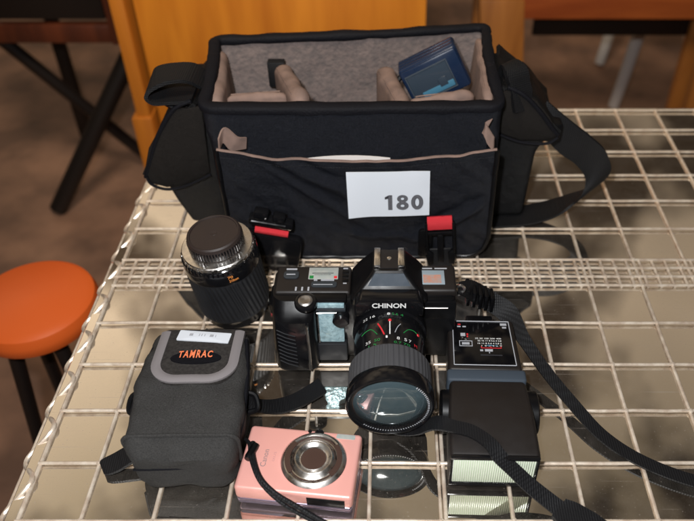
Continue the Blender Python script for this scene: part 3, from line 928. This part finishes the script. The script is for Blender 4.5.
# hand grip
def grip_ring(t):
    z = 2 + 72 * t
    fwd = 416 + 6 * (t - 0.4) ** 2 * 4 + (7 * max(0, t - 0.85) / 0.15)
    x0 = -98 + 2.5 * t; x1 = -60
    pts = rrect(x0, fwd, x1, 470, [9, 3, 6, 12], 6)
    return [V((a, b, z)) for a, b in pts]
gp = MB(); gp.loft([grip_ring(k / 16) for k in range(17)])
grip = gp.build('hand_grip', PLAST, slr, 40)
gr2 = MB()
gr2.slab(lambda u, v: (-92 + 27 * u, 414.6 + 6 * (v - 0.4) ** 2 * 2.4 - 1.2 * math.sin(PI * u) + (2.5 * (1 - u) ** 6), 7 + 54 * v), 24, 40, (0, 2, 0))
gr2.build('grip_rubber', GLOSS, grip, 40)
lines = MB()
for k in range(9):
    z = 16 + k * 4.6
    lines.tube([(-91, 414.9, z + 5), (-84, 413.4, z + 2), (-76, 413.2, z - 1)], 0.55, 5)
lines.build('grip_ridges', RUBBER, grip)
MB().tube([(-66, 414.0, 10), (-65.4, 413.6, 36), (-66, 414.6, 62)], 1.2, 8).build('grip_edge', STEEL, grip)
# shutter button with its collar
bt = MB(); bt.lathe([(9.2, 0), (9.2, 2.6), (8.4, 3.6), (6.4, 4.0)], Matrix.Translation((-67, 429, 74)) @ Matrix.Rotation(R(10), 4, 'X'), 40)
sbx = bt.build('shutter_collar', GLOSS, slr)
MB().lathe([(6.0, 3.2), (5.8, 4.6), (4.4, 5.4), (0, 5.0)], Matrix.Translation((-67, 429, 74)) @ Matrix.Rotation(R(10), 4, 'X'), 32).build('shutter_button', STEEL, sbx)
sw = MB()
for k in range(3): sw.box((-77 + k * 5.2, 441.5, 76.4), (-75.4 + k * 5.2, 446, 77.2), 0.3, 1)
sw.build('switch_marks', INK2, slr)
# left hand display and its buttons
lc = MB(); lc.box((-67, 455.5, 76.3), (-42, 470, 77.2), 0.5); lcd = lc.build('display', LCD, slr)
dd = MB()
dd.box((-66, 455.9, 77.1), (-62.6, 459.5, 77.35), 0.0); dd.build('display_corner', GREEN, lcd)
dd = MB(); dd.box((-45.4, 456, 77.1), (-42.8, 459, 77.35), 0.0); dd.build('display_corner', REDP, lcd)
dd = MB(); dd.box((-64, 462.2, 77.1), (-46, 463.0, 77.3)); dd.box((-62, 460.4, 77.1), (-48, 460.8, 77.3)); dd.build('display_segments', INK, lcd)
kb = MB(); kb.prism(rrect(-64, 445.5, -42.5, 452, 2.4), lambda a, b, d: (a, b, d), 76.3, 77.9, 0.6); kb.build('mode_button', GREYP, slr)
kb = MB(); kb.prism(rrect(-88, 456, -75, 465, 3), lambda a, b, d: (a, b, d), 76.3, 77.9, 0.6); kb.build('mode_button', GREYP, slr)
mk = MB()
for (x0, y0, x1, y1) in ((-86, 466.4, -77, 467.6), (-85.5, 459.8, -78, 460.8), (-56, 452.8, -45, 453.8), (-62, 452.8, -59, 453.8),
                         (-38, 468.5, -34, 469.6), (-37.5, 450, -34.5, 451), (-38, 461, -34, 462), (-62, 447.4, -46, 448.0)):
    mk.box((x0, y0, 77.3 if y0 < 468 and x0 < -40 else 76.4), (x1, y1, 78.2 if x0 < -40 else 76.9))
mk.build('button_marks', INK2, slr)
for y in (452.5, 458, 463):
    MB().box((-38.5, y, 76.2), (-33, y + 3.6, 77.6), 0.5).build('side_button', PLAST, slr)
# right hand display
rd = MB(); rd.box((26.5, 448, 77.3), (47.5, 465.5, 78.1), 0.4); rdo = rd.build('display', LCD2, slr)
MB().box((29.5, 449.5, 78.05), (44.5, 459.5, 78.3)).build('display_patch', LCDR, rdo)
MB().box((24.5, 467.5, 77.2), (37.5, 468.8, 77.7)).build('display_bar', INK2, rdo)
MB().box((39.5, 467.5, 77.2), (50, 468.8, 77.7)).build('display_bar', INK2, rdo)
# viewfinder hump
def hump(hw0, y0, y1, z, r):
    return [V((a, b, z)) for a, b in rrect(-hw0 + 1, y0, hw0 + 1, y1, r, 4)]
hm = MB(); hm.loft([hump(33, 436, 473, 66, 3), hump(31.5, 433, 474, 74, 3), hump(25.5, 436, 476, 80.5, 3), hump(15.5, 446, 477, 89.5, 3), hump(13.5, 449, 476, 92, 3)])
hm.build('viewfinder_hump', PLAST, slr, 30)
MB().prism([(-19.0, 0), (21.0, 0), (13.0, 16.0), (-11.0, 16.0)], lambda a, b, d: (a, 437.4 + b * 0.62 + d * -0.7, 80.2 + b * 0.66 + d * 0.6), 0.0, 0.9, 0.3, 1).build('hump_plate', SLATE, slr)
nb = MB(); nb.prism([(-27, 64), (29, 64), (29, 77), (24, 82.5), (-22, 82.5), (-27, 77)], lambda a, b, d: (a, d, b), 424, 438, 1.5, 2); nb.build('name_block', GLOSS, slr)
text('CHINON', 27.5, 5.4, lambda a, b: (0.8 + a, 423.7, 76.8 + b), WPAINT, slr, 'lettering', 0.03)
# accessory shoe
sh = MB(); sh.box((-8, 452, 91.5), (10, 475, 92.7), 0.3); shoe = sh.build('accessory_shoe', MATTE, slr)
for x0, x1 in ((-11.5, -6.3), (8.3, 13.5)):
    MB().box((x0, 452.5, 92.5), (x1, 475, 95.1), 0.6, 2).build('shoe_rail', CHROME, shoe)
MB().lathe([(2.0, 0), (1.8, 0.5), (0, 0.7)], Matrix.Translation((1, 464, 92.7)), 20).build('shoe_contact', CHROME, shoe)
# window panel between grip and mount, flash glare painted in as pale blue
fwn = MB().prism(rrect(-58, 26, -37, 61, 1.5), lambda a, b, d: (a, d, b), 431.0, 437, 0.8).build('front_glare_window', PALE, slr)
MB().tube([(-58.6, 430.8, 26), (-58.6, 430.8, 61.5), (-37, 430.8, 61.5)], 0.8, 6).build('window_edge', CHROME, fwn)
MB().box((-59, 431.0, 66.5), (-36, 437, 71), 0.8).build('front_glare_window', PALE, slr)
MB().box((-60, 430.6, 62.6), (-35, 436.8, 66), 0.8).build('window_sill', GREYP, slr)
MB().box((-60.5, 429.5, 3.5), (-35, 436.8, 24.5), 1.5).build('glare_cover', RUBBER, slr)  # matte plate added to dull the beige reflection on the body
MB().box((-64, 432, 71.5), (-34, 441, 75.5), 1.2).build('window_hood', PLAST, slr)
MB().lathe([(7, 0), (7, 7), (5.5, 8.5), (0, 8.5)], Matrix.Translation((-39, 433, 56)) @ Matrix.Rotation(R(90), 4, 'X'), 32).build('release_button', GLOSS, slr)
# side sticker on the strap lug cover
MB().prism([(-101, 470), (-88, 470), (-88, 438), (-94, 438), (-101, 446)], lambda a, b, d: (a, b, d + (a + 94) * 0.7), 50, 62, 2, 2).build('end_cover', PLAST, slr)
MB().lathe([(5.8, 0), (5.8, 0.4), (0, 0.4)], Matrix.Translation((-92.5, 450, 62)) @ Matrix.Rotation(R(-38), 4, 'Y') @ Matrix.Rotation(R(30), 4, 'X') @ Matrix.Scale(1.25, 4, (0, 1, 0)), 28).build('round_sticker', YEL, slr)
# lens on the camera: axis along -y
AX = Matrix.Translation((1.5, 425, 42.5)) @ Matrix.Rotation(R(90), 4, 'X') @ Matrix.Scale(0.975, 4, (0, 0, 1))   # local z -> -y
lz = MB(); lz.lathe([(30, -12), (31, -2), (30.5, 2), (28.8, 3), (28.8, 9), (29.4, 10), (29.4, 22), (28.6, 24), (28.6, 40), (30, 41.5)], AX, 96)
lens = lz.build('zoom_lens', GLOSS, slr, 30)
kr = MB(); vsx = []; fsx = []; seg = 192
prof = [(30, 41), (32.2, 41.6), (32.8, 43), (32.8, 62), (32.4, 64.5), (31, 65)]
for k in range(seg):
    a = 2 * PI * k / seg
    for i, (r, h) in enumerate(prof):
        vsx.append((( r - (0.7 if (k % 4 < 2 and i in (2, 3)) else 0)) * math.cos(a), (r - (0.7 if (k % 4 < 2 and i in (2, 3)) else 0)) * math.sin(a), h))
for k in range(seg):
    k2 = (k + 1) % seg
    for i in range(len(prof) - 1):
        fsx.append([k * 6 + i, k2 * 6 + i, k2 * 6 + i + 1, k * 6 + i + 1])
kr.add(vsx, fsx, AX).build('focus_ring', GREYRUB, lens, 20)
MB().lathe([(31, 64.6), (33.4, 65.2), (34.2, 68), (34.2, 77), (33.4, 79), (32, 79.4), (31.2, 78), (30.6, 76), (28.4, 75)], AX, 96).build('filter_ring', GLOSS, lens)
MB().lathe([(28.6, 74), (28.2, 75.2), (20, 77.8), (10, 79.2), (0, 79.6)], AX, 64).build('front_element', LENSG, lens, 60)
def on_barrel(a0, h, r):
    def f(a, b):
        t = a0 - a / r
        return AX @ V((r * math.cos(t), r * math.sin(t), h - b))
    return f
up = R(90)
for s, ang, h, wd, ht, mt in (('22', 42, 6, 5, 2.6, WPAINT), ('16', 28, 6, 4.6, 2.6, WPAINT), ('8', 2, 6, 2.4, 2.6, WPAINT), ('5.6', -8, 6, 5, 2.6, GREEN), ('4', -19, 6, 2.5, 2.6, GREEN),
                             ('35', 36, 33, 5, 3, WPAINT), ('50', 20, 33, 5, 3, GREEN), ('1', 5, 31, 1.4, 2.6, WPAINT), ('8', -13, 32, 2.4, 3, WPAINT), ('5', -25, 32, 2.4, 3, WPAINT), ('7', -33, 32, 2.4, 3, WPAINT),
                             ('1.5', 28, 37.6, 7, 2.6, GREEN), ('0.7', -12, 36.6, 6, 2.4, GREEN), ('70', -27, 36.8, 6, 2.4, GREEN), ('M', -44, 34, 3, 3, REDP)):
    text(s, wd, ht, on_barrel(up + R(ang), h, 29.9 if h < 24 else 29.2), mt, lens, 'lettering', 0.0)
def barrel_curve(pts, r, mt, nm):
    MB().tube([AX @ V((29.3 * math.cos(up + R(p.x)), 29.3 * math.sin(up + R(p.x)), p.y)) for p in spline([(a, h, 0) for a, h in pts], 24)], r, 6).build(nm, mt, lens)
barrel_curve([(0, 14), (0, 28)], 0.55, WPAINT, 'index_line')
MB().lathe([(1.5, 0), (1.2, 0.8), (0, 1.0)], AX @ Matrix.Translation((0, 29.2, 13)) @ Matrix.Rotation(R(-90), 4, 'X'), 18).build('index_dot', REDP, lens)
barrel_curve([(19, 15.5), (14, 21), (9, 28)], 0.7, REDP, 'index_curve')
barrel_curve([(50, 21), (40, 19.5), (30, 20), (20, 27)], 0.4, GREEN, 'index_curve')
barrel_curve([(-22, 25), (-30, 20), (-40, 18.5), (-47, 19.5)], 0.4, GREEN, 'index_curve')
barrel_curve([(-8, 26), (-12, 20), (-17, 16)], 0.35, INK2, 'index_curve')
MB().lathe([(1.6, 0), (1.2, 0.8), (0, 1.0)], AX @ Matrix.Translation((29.0 * math.cos(up + R(-50)), 29.0 * math.sin(up + R(-50)), 20)) @ Matrix.Rotation(R(-50), 4, 'Z') @ Matrix.Rotation(R(-90), 4, 'X'), 18).build('index_dot', REDP, lens)
tk = MB()
for k in range(46):
    a = 2 * PI * k / 90 + 2.4
    tk.box((-0.35, -0.12, -0.8), (0.35, 0.12, 0.8), 0, 1, AX @ Matrix.Rotation(a, 4, 'Z') @ Matrix.Translation((0, 29.7, 77.9)) @ Matrix.Rotation(R(75), 4, 'X'))
tk.build('ring_lettering', INK2, lens)
slr.location.y += 0.004
# strap lug and neck strap
MB().tube(spline([(57, 455, 68), (62, 455, 70), (65, 456, 64), (60, 456, 58)], 14), 1.3, 8).build('strap_lug', CHROME, slr)
MB().ribbon([((61, 457, 66), (1, 5, 2)), ((70, 464, 58), (2, 8, 3)), ((80, 470, 46), (3, 8, 4)), ((92, 470, 36), (6, 5, 5)), ((106, 462, 30), (8, 3, 4)), ((118, 436, 24), (5, 2.6, 1.6)),
             ((134, 408, 15), (4.4, 2.9, 0.6)), ((152, 380, 8), (4.4, 2.9, 0.6)), ((172, 350, 4), (4, 3.8, 0)), ((200, 326, 3), (3, 4.6, 0)), ((240, 308, 3), (1.5, 5.2, 0)), ((290, 300, 3), (0, 5.5, 0)), ((340, 304, 3), (-1, 5.5, 0))], 1.8, 110).build('neck_strap', WEB, slr, 60)
MB().ribbon([((-8, 366, 1.5), (1, 6, 0)), ((10, 358, 4), (1, 6, 1)), ((24, 350, 16), (2, 5, 3)), ((36, 338, 38), (3, 5, 2)), ((48, 331, 43.5), (1.7, 5.2, 0)), ((62, 326, 44), (2.1, 5.0, 0)), ((74, 315, 44.5), (3.4, 4.2, 0)), ((81, 307, 39), (4.3, 3.5, 0.8)),
             ((92, 302, 29), (4.3, 3.5, 0.8)), ((104, 296, 19), (4.2, 4.2, 0.8)), ((122, 286, 9), (4.8, 4.2, 0.6)), ((142, 270, 6), (5, 4.5, 0)), ((168, 246, 5), (5, 4.5, 0))], 1.8, 110).build('neck_strap', WEB, slr, 60)
MB().ribbon([((124, 285, 9), (6, 6, 1)), ((136, 275, 8.5), (9, 9, 0)), ((160, 252, 7), (11, 11, 0)), ((190, 222, 6), (11, 11, 0))], 5.0, 30).wobble(0.7, 10, 2).build('strap_pad', WEB, slr, 60)
rb = MB()
for k in range(5):
    rb.box((68 + k * 5.5, 460 + 1.0 * k, 40 - 3 * k), (71.5 + k * 5.5, 478, 58 - 3 * k), 1.2, 2)
rb.build('strap_slider', PLAST, slr)

# ------------------------------------------------------------------ flash gun lying on its back
fg = thing('flash_gun', 'black flash gun lying on its back with a scale panel and ribbed window', 'flash', (77, 312, 0), True, (0, 0, R(-1.5)))
MB().prism([(-30, 84), (30.5, 84), (27.5, 142), (-29, 142)], lambda a, b, d: (a, b, d), 1, 34.5, 3, 3).build('case', MATTE, fg)
MB().box((-12, 142, 8), (12, 156, 26), 2).build('shoe_foot', PLAST, fg)
pn = MB(); pn.prism([(-25.5, 88.5), (26, 88.5), (23.6, 139), (-25, 139)], lambda a, b, d: (a, b, d), 34.4, 35.2, 0.2); pno = pn.build('scale_panel', PANELM, fg)
fr = [(-25.2, 89), (25.6, 89), (23.3, 138.6), (-24.7, 138.6)]
ot = MB()
for i in range(4):
    p = V((*fr[i], 35.4)); q = V((*fr[(i + 1) % 4], 35.4))
    ot.tube([p, q], 0.42, 6)
ot.build('panel_outline', INK2, pno)
def marks(name, m, rects):
    b = MB()
    for x0, y0, x1, y1 in rects: b.box((x0, y0, 35.15), (x1, y1, 35.45))
    b.build(name, m, pno)
for row, x_, y, wd, ht in (('25 50 100 200 400', 4.5, 118.6, 22, 1.5), ('22 16 11 8 5.6 4 2.8', 5.5, 116.0, 20, 1.6), ('16 11 8 5.6 4 2.8 2', 5.5, 113.0, 20, 1.6), ('1 2 3 4 6 9', 7, 110.3, 17, 1.4)):
    text(row, wd, ht, (lambda x_, y: (lambda a, b: (x_ + a, y + b, 35.35)))(x_, y), WPAINT, pno, 'scale_lettering', 0.015)
marks('corner_marks', INK2, [(-21, 131.5, -18, 132.8), (-16.5, 131.5, -13.5, 132.8), (16, 134, 21.5, 136.5), (17.5, 130.8, 21, 132.4), (-18.5, 121, -14.5, 124.5), (1, 104, 7.5, 106.4), (-3, 104.2, -0.5, 106), (4.2, 102, 5, 103.4)])
marks('scale_window', INK2, [(-20, 109.5, -9, 110.1), (-20, 115.2, -9, 115.8), (-20, 110.1, -19.4, 115.2), (-9.6, 110.1, -9, 115.2), (-17.8, 111.4, -11.4, 113.8)])
marks('red_marks', REDP, [(-2, 107.6, 15, 108.1), (-2, 108.1, -1.5, 110), (14.5, 108.1, 15, 110), (-13.4, 122.5, -12, 124), (-13.4, 120, -12.2, 121.4), (6, 108.1, 6.5, 110), (-20.5, 134.2, -18, 135.2)])
marks('blue_marks', BLUEHI, [(3, 110.2, 8, 111.2), (10, 110.2, 12, 111)])
marks('faint_marks', INK, [(-3, 99.5, 15, 100.3), (-12.5, 117.5, -11, 118.2)])
# hinge band and head
MB().box((-31.5, 71, 3), (32, 83.5, 37.5), 2.5, 3).build('hinge_band', SLATE, fg)
hd = MB()
hd.loft([[V((a, 1.2, b)) for a, b in rrect(-31.5, 0.8, 33.5, 38.2, 3)], [V((a, 3, b)) for a, b in rrect(-32, 0.4, 34, 38.8, 3.5)], [V((a, 40, b)) for a, b in rrect(-31.6, 1, 33.2, 39.5, 3.5)], [V((a, 68, b)) for a, b in rrect(-30, 3, 31, 37.6, 3.5)], [V((a, 70.8, b)) for a, b in rrect(-29, 4, 30, 36.5, 3)]])
head = hd.build('head', MATTE, fg, 30)
for sx, rot in ((35.0, 90), (-32.6, -90)):
    MB().lathe([(17.5, -4), (17.5, 3.2), (16, 4.4), (11, 4.6), (10.4, 3.8), (0, 3.8)], Matrix.Translation((sx, 54, 19)) @ Matrix.Rotation(R(rot), 4, 'Y'), 40).build('tilt_knob', PLAST, fg)
MB().box((-29.5, -0.6, 5.0), (31.5, 1.4, 34.0), 0.8, 2).build('flash_window', FRES, head)
fw = MB()
fw.box((-31.5, -1.4, 34.2), (33.5, 1.1, 37.8), 0.6); fw.box((-31.5, -1.4, 1.2), (33.5, 1.1, 4.8), 0.6)
fw.box((-31.5, -1.4, 4.9), (-29.7, 1.1, 34.1), 0.4); fw.box((31.7, -1.4, 4.9), (33.5, 1.1, 34.1), 0.4)
fw.build('window_frame', GLOSS, head)
MB().box((2, 0.0 - 1.0, 6), (30.5, -0.65, 33), 0.1).build('inner_reflector', CHROME, head) if False else None

# ------------------------------------------------------------------ small camera pouch
po = thing('camera_pouch', 'small black padded camera pouch with grey trimmed flap and orange logo', 'pouch', (-152, 368, 0), True, (0, 0, R(1.0)))
def pouch_ring(t):
    # t along y from near end (-57) to far end (60)
    y = -58 + 120 * t
    e = 1 - (2 * t - 1) ** 14
    hw = (40.0 + 2.5 * math.sin(PI * min(1, t * 1.15)) ) * (0.90 + 0.10 * e)
    zt = (52 - 5 * t - 4 * max(0, 1 - t / 0.12) ** 2 * 1.0 + 3.0 * math.sin(PI * t)) * (0.93 + 0.07 * e)
    zb = 1.2 + (1 - e) * 2
    prof = rrect(-hw, zb, hw, zt, [7, 8, 8, 7], 6)
    dx = 1 - 4 * t
    return [V((a * (1 if b > 25 else 0.93 + 0.07 * b / 25) + dx, y + (0.10 * (b - 25) * (1 - t) * -1 if b < 60 else 0), b)) for a, b in prof]
def dens(rings, k=4):
    return rings
bmr = MB()
rg_ = [pouch_ring(0.0 + k / 30) for k in range(31)]
# densify each ring so the cloth can crease
def densify(r):
    out = []
    n = len(r)
    for i in range(n):
        a = r[i]; b = r[(i + 1) % n]
        m = max(1, int((b - a).length / 5))
        out.append((a, b, m))
    return out
segs = [m for _, _, m in densify(rg_[15])]
def dring(r):
    o = []
    for i, m in enumerate(segs):
        a = r[i]; b = r[(i + 1) % len(r)]
        for k in range(m): o.append(a.lerp(b, k / m))
    return o
rr_ = [dring(r) for r in rg_]
cen0 = sum(rr_[0], V()) / len(rr_[0]); cen1 = sum(rr_[-1], V()) / len(rr_[-1])
shr = lambda r, c, k, dy: [c + (p - c) * k + V((0, dy, 0)) for p in r]
rr_ = [shr(rr_[0], cen0, 0.6, -3.0), shr(rr_[0], cen0, 0.93, -2.6)] + rr_ + [shr(rr_[-1], cen1, 0.86, 2.6), shr(rr_[-1], cen1, 0.5, 3.2)]
bmr.loft(rr_); bmr.wobble(3.4, 24, 5); bmr.wobble(1.3, 9, 6)
bmr.build('body', POUCH, po, 60)
def top_z(x, y):
    t = (y + 58) / 120
    zt = 52 - 5 * t + 3.0 * math.sin(PI * t)
    return zt + 1.6 - 0.0022 * x * x
def flapsheet(x0, x1, y0, y1, rad, lift, th):
    ol = rrect(x0, y0, x1, y1, rad, 8)
    cx = (x0 + x1) / 2; cy = (y0 + y1) / 2
    m = MB(); N = 10; rings = []
    for k in range(N + 1):
        s = 1 - k / N * 0.98
        rings.append([V((cx + (a - cx) * s, cy + (b - cy) * s, top_z(cx + (a - cx) * s, cy + (b - cy) * s) + lift - (0.8 if k == 0 else 0))) for a, b in ol])
    low = [V((p.x, p.y, p.z - th)) for p in rings[0]]
    m.loft([low] + rings, True, True)
    return m
flp = flapsheet(-34.5, 35, -3, 61, [24, 6, 6, 24], 1.6, 5).build('flap', PFLAP, po, 60)
# grey trim along the sides and front of the flap
def trim_path(ins):
    ol = rrect(-34.5 + ins, -3 + ins, 35 - ins, 61, [24 - ins, 2, 2, 24 - ins], 10)
    n = len(ol)
    # order: bottom-right corner .. top-right .. top-left .. bottom-left
    br = ol[0:11]; tr = ol[11]; tl = ol[32]; bl = ol[33:44]
    return [(35 - ins, 57)] + br[::-1] + bl[::-1] + [(-34.5 + ins, 57)]
a_ = trim_path(0.6); b_ = trim_path(8.2)
def dense2(p, n=90):
    return spline([(x, y, 0) for x, y in p], n)
A = []; B = []
for (ax, ay), (bx, by), (cx_, cy_), (dx_, dy_) in zip(a_, a_[1:], b_, b_[1:]):
    for k in range(5):
        s = k / 5
        A.append((ax + (bx - ax) * s, ay + (by - ay) * s)); B.append((cx_ + (dx_ - cx_) * s, cy_ + (dy_ - cy_) * s))
A.append(a_[-1]); B.append(b_[-1])
nA = len(A) - 1
tr = MB()
tr.slab(lambda u, v: (lambda x, y: V((x, y, top_z(x, y) + 2.6 + 0.9 * math.sin(PI * v))))(A[int(round(u * nA))][0] + (B[int(round(u * nA))][0] - A[int(round(u * nA))][0]) * v,
                                                                                         A[int(round(u * nA))][1] + (B[int(round(u * nA))][1] - A[int(round(u * nA))][1]) * v), nA, 6, (0, 0, -2.2))
tr.build('flap_trim', GREYT, flp, 60)
def on_flap(cx, cy, lift, ang=0):
    ca, sa = math.cos(ang), math.sin(ang)
    return lambda a, b: (cx + a * ca - b * sa, cy + a * sa + b * ca, top_z(cx + a * ca - b * sa, cy + a * sa + b * ca) + lift)
def patch(name, m, outline, cx, cy, lift, th, ang=0):
    f = on_flap(cx, cy, lift, ang)
    q = MB(); rings = [[V(f(a, b)) - V((0, 0, th)) for a, b in outline]]
    for k in range(5):
        s = 1 - k / 4 * 0.97
        rings.append([V(f(a * s, b * s)) for a, b in outline])
    q.loft(rings); return q.build(name, m, flp, 60)
oval = [(20 * math.cos(2 * PI * k / 48), 7.2 * math.sin(2 * PI * k / 48)) for k in range(48)]
patch('logo_oval', BIND, oval, 0.5, 24, 2.5, 1.2)
text('TAMRAC', 27, 9.5, (lambda f: (lambda a, b: f(a, b * (1.0 - 0.25 * abs(a) / 15) + 2.2)))(on_flap(0, 25, 3.1)), ORANGE_T, flp, 'logo_lettering', 0.03, 1.25)
patch('size_tag', WHITE, rrect(-21.5, -6.0, 21.5, 6.0, 1), 2.5, 49, 3.0, 1.0, R(-6))
tg = MB()
for x0, x1 in ((-12, -9), (-4, -3.4), (-2, -1.4), (0.5, 1.0), (5, 8), (9.5, 10)):
    f_ = on_flap(2.5, 49.6, 3.2, R(-6)); q = len(tg.v)
    tg.v += [V(f_(x0, -1.6)), V(f_(x1, -1.6)), V(f_(x1, 1.4)), V(f_(x0, 1.4))]; tg.f.append([q, q + 1, q + 2, q + 3])
tg.build('tag_print', INK2, flp)
# zip line round the near end and side rings
seam = [p + V((0, -0.5, 0)) for p in rr_[4]]
sm_ = [p + (p - V((0, p.y, 26))).normalized() * 0.9 for p in rr_[5] if p.z > 14]
k0 = max(range(len(sm_)), key=lambda i: (sm_[i] - sm_[(i + 1) % len(sm_)]).length)
MB().tube(sm_[k0 + 1:] + sm_[:k0 + 1], 1.7, 8).build('seam_piping', POUCH, po)
zl = [V((x, -60.5 - 0.2 * math.cos(x / 12), 30 + 1.5 * math.sin(x / 20))) for x in range(-34, 36, 3)]
MB().tube(zl, 1.2, 6).build('zip', BIND, po)
MB().tube(spline([(-39, 44, 44), (-43, 20, 42), (-43.5, -14, 38), (-40, -42, 34)], 30), 1.8, 6).build('piping', BIND, po)
MB().tube(spline([(36, 50, 46), (40.5, 20, 45), (42, -14, 41), (40, -44, 36)], 30), 1.8, 6).build('piping', BIND, po)
MB().tube(spline([(-42, 8, 34), (-50, 4, 32), (-51, -6, 26), (-43, -8, 24)], 16), 2.0, 8).build('strap_ring', PLAST, po)
MB().tube(spline([(41, 2, 38), (48, 0, 36), (50, -8, 30), (42, -10, 28)], 16), 2.2, 8).build('strap_ring', PLAST, po)
MB().ribbon([((-36, -30, 12), (4, -7, 0)), ((-48, -33, 9), (3.5, -7.5, 0)), ((-58, -37, 5), (4, -7.5, 0)), ((-66, -40, 3), (4.5, -6.5, 0)), ((-69, -41, 2), (3, -5, 0))], 2.6, 24).build('strap_tab', WEB, po, 60)
MB().ribbon([((43, -4, 33), (0, 4, 3)), ((53, 2, 21), (-2, 5, 2)), ((64, 10, 11), (-3.5, 6, 1)), ((78, 20, 6), (-4, 6.5, 0)), ((94, 33, 5), (-4, 7, 0)), ((97, 36, 5), (-4, 7, 0))], 2.4, 40).build('wrist_loop', WEB, po, 60)

# ------------------------------------------------------------------ pink compact camera lying on its back
pk_ = thing('compact_camera', 'pink metal compact camera with a chrome lens ring, lying on its back', 'camera', (-66, 320.5, 0.3), True, (0, 0, R(-6.2)))
MB().prism(rrect(-43.5, -28, 43.5, 28, 3.0, 5), lambda a, b, d: (a, b, d), 6.5, 20.5, 2.6, 4).build('front_shell', PINK, pk_)
MB().prism(rrect(-43.2, -27.7, 43.2, 27.7, 3.0, 5), lambda a, b, d: (a, b, d), 0.2, 6.2, 1.4, 3).build('back_shell', LILAC, pk_)
MB().box((10, -28.6, 8.0), (38, -27.5, 17), 0.4).build('port_cover', PLAST, pk_)
LM = Matrix.Translation((10.5, 1.0, 20.5)) @ Matrix.Scale(1.08, 4)
r0 = MB(); r0.lathe([(22.6, 0), (22.8, 0.4), (21.0, 2.2), (20.0, 2.6), (19.2, 2.4), (18.2, 1.2), (18.0, 0.4)], LM, 72); r0.build('lens_surround', CHROME, pk_)
for a0, a1 in ((-42, 40), (142, 222)):
    MB().slab(lambda u, v: LM @ V(((16.2 + 3.6 * v) * math.cos(R(a0 + (a1 - a0) * u)), (16.2 + 3.6 * v) * math.sin(R(a0 + (a1 - a0) * u)), 2.75 - 0.3 * v)), 20, 2, 0.8).build('ring_inlay', BROWNLENS, pk_)
MB().lathe([(19.3, -0.1), (19.2, 0.8), (17.5, 1.4), (16.2, 1.2), (15.8, 1.4), (13.8, 3.6), (13.0, 4.2), (12.2, 4.2), (10.0, 2.2), (9.4, 2.0), (9.0, 2.4), (8.4, 1.6)], LM, 72).build('lens_barrel', CHROME, pk_)
MB().lathe([(8.9, 1.5), (8.6, 2.0), (6, 2.2), (0, 2.3)], LM, 40).build('lens_cover', BROWNLENS, pk_)
ar = MB()
for a0, a1 in ((35, 150), (215, 330)):
    ar.tube([LM @ V((17.6 * math.cos(R(a)), 17.6 * math.sin(R(a)), 1.7)) for a in range(a0, a1, 6)], 0.55, 6)
ar.build('ring_groove', BROWNLENS, pk_)
MB().prism(rrect(24, 22.0, 38.5, 26.2, 1), lambda a, b, d: (a, b, d), 20.3, 20.9, 0.2).build('flash_window', LCD, pk_)
MB().lathe([(3.6, -0.3), (3.6, 0.7), (2.6, 1.0), (2.2, 0.2), (0, 0.2)], Matrix.Translation((10.5, 25.0, 20.5)), 28).build('viewfinder', GLOSS, pk_)
MB().lathe([(1.5, -0.3), (1.5, 0.5), (0, 0.5)], Matrix.Translation((3.0, 26.2, 20.5)), 20).build('focus_lamp', GLOSS, pk_)
text('Canon', 15, 4.2, lambda a, b: (-26.5 - b, -1 + a, 20.62), mat('grey_lettering', (0.26, 0.20, 0.20), 0.5), pk_, 'lettering', 0.0)
text('IXUS', 8, 1.8, lambda a, b: (-19.5 - b, 1 + a, 20.62), mat('rose_ink', (0.55, 0.28, 0.27), 0.5), pk_, 'lettering', 0.0)
cord = spline([(-38, 10, 23), (-34, -4, 24), (-25, -20, 24), (-12, -29, 20), (4, -33, 12), (22, -38, 5), (42, -44, 3), (66, -48, 3)], 70)
MB().tube(cord, 1.9, 8).build('wrist_cord', WEB, pk_, 60)
cord = spline([(-45, 14, 20), (-40, 8, 23), (-35, -6, 25), (-24, -23, 23), (-8, -32, 14), (12, -37, 4), (34, -45, 2), (60, -54, 2)], 70)
MB().tube(cord, 1.5, 8).build('wrist_cord', WEB, pk_, 60)
MB().lathe([(2.6, -7), (2.9, -5), (2.9, 5), (2.4, 7)], Matrix.Translation((-36.5, 1, 24)) @ Matrix.Rotation(R(90), 4, 'X') @ Matrix.Rotation(R(-14), 4, 'Y'), 16).build('cord_slider', PLAST, pk_)

for o in bpy.data.objects:
    if '_org' in o: del o['_org']
